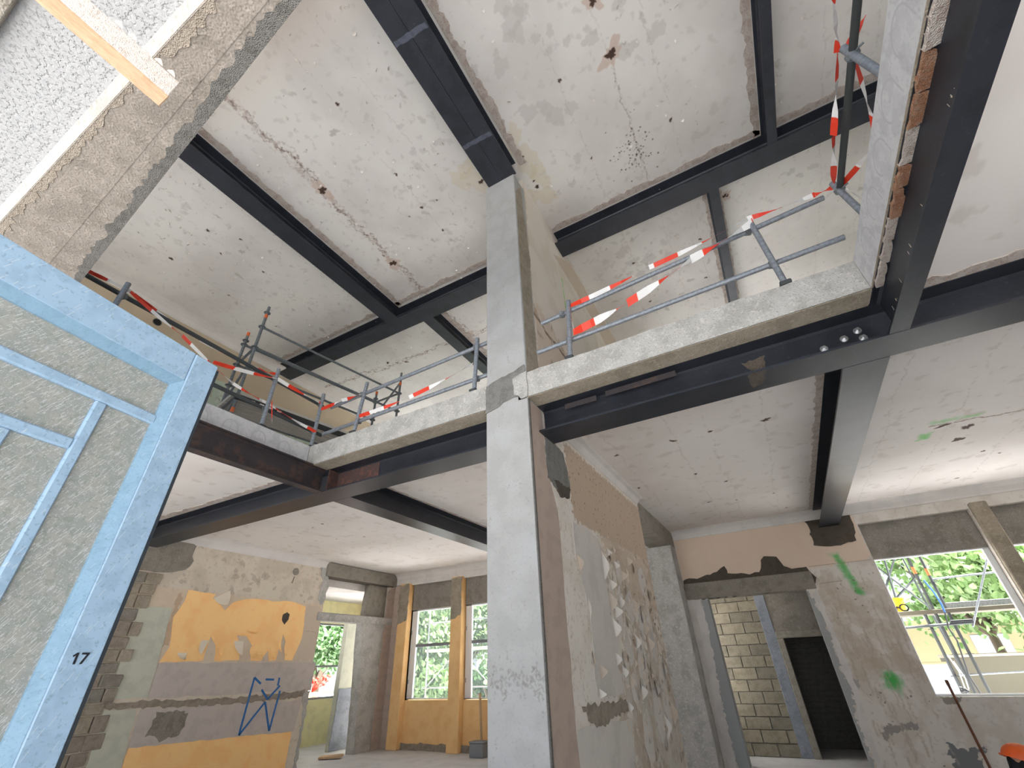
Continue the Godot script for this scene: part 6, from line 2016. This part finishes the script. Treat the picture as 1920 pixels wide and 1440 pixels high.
func build_person() -> void:
	var o := Vector3(1.19, 0, -6.37)
	var t := thing("person", "crouching worker in an orange hard hat and dark work clothes on the hall floor", "person", o)
	# squatting, facing +x and a little towards the window
	var f := Vector3(0.94, 0, -0.34).normalized()
	var r := f.cross(Vector3.UP).normalized()
	var P := func(a: float, y: float, b: float) -> Vector3: return o + f * a + Vector3.UP * y + r * b
	var bones := []
	bones.append([P.call(-0.12, 0.26, 0), P.call(0.0, 0.40, 0), 0.14, 0.135, 0.06])
	bones.append([P.call(0.0, 0.40, 0), P.call(0.10, 0.53, 0), 0.135, 0.13, 0.06])
	bones.append([P.call(0.10, 0.54, -0.12), P.call(0.10, 0.54, 0.12), 0.075, 0.075, 0.05])
	bones.append([P.call(0.11, 0.55, 0), P.call(0.17, 0.64, 0), 0.055, 0.05, 0.03])
	for sd in [-1.0, 1.0]:
		bones.append([P.call(-0.10, 0.25, 0.09 * sd), P.call(0.30, 0.40, 0.17 * sd), 0.092, 0.066, 0.04])
		bones.append([P.call(0.30, 0.40, 0.17 * sd), P.call(0.07, 0.09, 0.15 * sd), 0.062, 0.043, 0.02])
		bones.append([P.call(0.04, 0.05, 0.15 * sd), P.call(0.26, 0.045, 0.18 * sd), 0.047, 0.04, 0.02])
		bones.append([P.call(0.10, 0.53, 0.18 * sd), P.call(0.28, 0.34, 0.25 * sd), 0.055, 0.043, 0.03])
		bones.append([P.call(0.28, 0.34, 0.25 * sd), P.call(0.50, 0.30, 0.14 * sd), 0.042, 0.031, 0.015])
	var s := begin()
	nets(s, bones, 0.016, 0.04)
	part(t, "body", s, M.jacket)
	# hands: palm and five fingers each
	for sd in [-1.0, 1.0]:
		var hb := []
		var wr: Vector3 = P.call(0.50, 0.30, 0.14 * sd)
		hb.append([wr, P.call(0.57, 0.285, 0.12 * sd), 0.026, 0.034, 0.015])
		for k in 4:
			var b0: Vector3 = P.call(0.585, 0.28, (0.12 - 0.026 + 0.0175 * k) * sd)
			var ln: float = [0.06, 0.07, 0.066, 0.052][k]
			var b1 := b0 + f * ln * 0.55 + Vector3.DOWN * 0.008
			hb.append([b0, b1, 0.0095, 0.0088, 0.006])
			hb.append([b1, b1 + f * ln * 0.3 + Vector3.DOWN * ln * 0.5, 0.0088, 0.0075, 0.005])
		var th: Vector3 = P.call(0.54, 0.285, (0.12 - 0.04) * sd)
		hb.append([th, th + f * 0.03 - r * sd * 0.025, 0.012, 0.0105, 0.008])
		hb.append([th + f * 0.03 - r * sd * 0.025, th + f * 0.06 - r * sd * 0.027 + Vector3.DOWN * 0.01, 0.0105, 0.009, 0.005])
		s = begin()
		nets(s, hb, 0.005, 0.012)
		part(t, "hand", s, M.skin)
	# head, looking down and to the right
	var hc: Vector3 = P.call(0.225, 0.72, 0)
	var hf := (f + Vector3.DOWN * 0.35).normalized()
	var hu := r.cross(hf).normalized()
	if hu.y < 0.0:
		hu = -hu
	var hd := []
	hd.append([hc + hu * 0.03 - hf * 0.02, hc + hu * 0.02 + hf * 0.02, 0.086, 0.084, 0.03])
	hd.append([hc - hu * 0.03 + hf * 0.03, hc - hu * 0.085 + hf * 0.065, 0.062, 0.036, 0.03])
	hd.append([hc - hu * 0.005 + hf * 0.098, hc - hu * 0.03 + hf * 0.112, 0.009, 0.014, 0.012])
	hd.append([hc - hu * 0.058 + hf * 0.09 - r * 0.018, hc - hu * 0.058 + hf * 0.09 + r * 0.018, 0.01, 0.01, 0.01])
	for sd in [-1.0, 1.0]:
		hd.append([hc - hu * 0.0 - hf * 0.005 + r * 0.082 * sd, hc - hu * 0.035 + r * 0.083 * sd, 0.014, 0.01, 0.008])
		hd.append([hc + hu * 0.018 + hf * 0.09 + r * 0.015 * sd, hc + hu * 0.018 + hf * 0.08 + r * 0.045 * sd, 0.012, 0.012, 0.012])
	s = begin()
	nets(s, hd, 0.006, 0.02)
	part(t, "head", s, M.skin)
	for sd in [-1.0, 1.0]:
		s = begin()
		tube(s, hc + hf * 0.084 + r * 0.031 * sd, hc + hf * 0.098 + r * 0.031 * sd, 0.01, 10, 0.004)
		part(t, "eye", s, M.black)
	s = begin()
	var hair := [[hc - hf * 0.05 + hu * 0.01, hc - hf * 0.055 - hu * 0.045, 0.062, 0.05, 0.03], [hc - hf * 0.02 + hu * 0.02 - r * 0.05, hc - hf * 0.02 + hu * 0.02 + r * 0.05, 0.05, 0.05, 0.03]]
	nets(s, hair, 0.009, 0.02)
	part(t, "hair", s, M.black)
	# hard hat: dome, brim, ear defender, strap
	s = begin()
	var c0 := hc + hu * 0.045
	var rings := []
	for i in 9:
		var a := PI * 0.5 * i / 8.0
		var ring := []
		for k in 24:
			var b := TAU * k / 24.0
			ring.append(c0 + (hf * cos(b) * 0.142 + r * sin(b) * 0.118) * cos(a) + hu * 0.115 * sin(a))
		rings.append(ring)
	for i in 8:
		for k in 24:
			quad_out(s, rings[i][k], rings[i][(k + 1) % 24], rings[i + 1][(k + 1) % 24], rings[i + 1][k], c0)
	var hat := part(t, "hard_hat", s, M.helmet_orange, "orange hard hat")
	s = begin()
	for k in 24:
		var b0 := TAU * k / 24.0
		var b1 := TAU * (k + 1) / 24.0
		var rim := func(b: float, m: float) -> Vector3:
			var ext := m + (0.05 * maxf(0.0, cos(b)) if m > 1.0 else 0.0) / 0.142
			return c0 + (hf * cos(b) * 0.142 + r * sin(b) * 0.118) * ext
		hexa(s, [rim.call(b0, 0.97), rim.call(b1, 0.97), rim.call(b1, 1.09), rim.call(b0, 1.09), rim.call(b0, 0.97) - hu * 0.006, rim.call(b1, 0.97) - hu * 0.006, rim.call(b1, 1.09) - hu * 0.012, rim.call(b0, 1.09) - hu * 0.012])
	part(hat, "brim", s, M.helmet_orange)
	for sd in [-1.0, 1.0]:
		s = begin()
		bevel_box(s, Transform3D(Basis(hf, hu, hf.cross(hu)), hc - hu * 0.015 + hf * 0.0 + r * 0.115 * sd), Vector3(0.07, 0.1, 0.05), 0.02)
		part(hat, "ear_defender", s, M.black, "black ear defender")
		s = begin()
		tube(s, hc + r * 0.115 * sd, c0 + r * 0.122 * sd + hu * 0.03, 0.012, 8)
		part(hat, "arm", s, M.black)

# ---------------------------------------------------------------- the scene
func _ready() -> void:
	var cam := Camera3D.new()
	cam.name = "camera"
	cam.position = Vector3(0, 1.6, 0)
	cam.rotation_degrees = Vector3(32.9, 28.1, -2.35)
	cam.fov = rad_to_deg(2.0 * atan(720.0 / 816.0))
	cam.near = 0.05
	cam.far = 200.0
	add_child(cam)
	cam.current = true

	var env := Environment.new()
	env.background_mode = Environment.BG_SKY
	var sky := Sky.new()
	var sm := ProceduralSkyMaterial.new()
	sm.sky_top_color = Color(0.80, 0.87, 0.96)
	sm.sky_horizon_color = Color(0.95, 0.97, 0.99)
	sm.sky_curve = 0.2
	sm.ground_bottom_color = Color(0.62, 0.61, 0.58)
	sm.ground_horizon_color = Color(0.80, 0.80, 0.78)
	sm.sky_energy_multiplier = 0.8
	sky.sky_material = sm
	env.sky = sky
	env.ambient_light_source = Environment.AMBIENT_SOURCE_DISABLED
	env.tonemap_mode = Environment.TONE_MAPPER_LINEAR
	env.tonemap_exposure = 2.3
	env.sdfgi_enabled = true
	env.ssao_enabled = true
	env.ssil_enabled = true
	var we := WorldEnvironment.new()
	we.name = "world_environment"
	we.environment = env
	add_child(we)

	# hazy high sun along the front of the building: it lights the paving, none of it falls inside
	var sun := DirectionalLight3D.new()
	sun.name = "sun"
	sun.light_color = Color(1.0, 0.995, 0.99)
	sun.light_energy = 8.4
	sun.light_angular_distance = 4.0
	sun.shadow_enabled = true
	add_child(sun)
	sun.look_at_from_position(Vector3.ZERO, Vector3(-0.5, -0.86, 0.0), Vector3.FORWARD)

	make_materials()
	build_floors()
	build_walls()
	build_steel()
	build_column()
	build_windows()
	build_door()
	build_rails()
	build_tower()
	build_plank()
	build_outside()
	build_small()
	build_person()
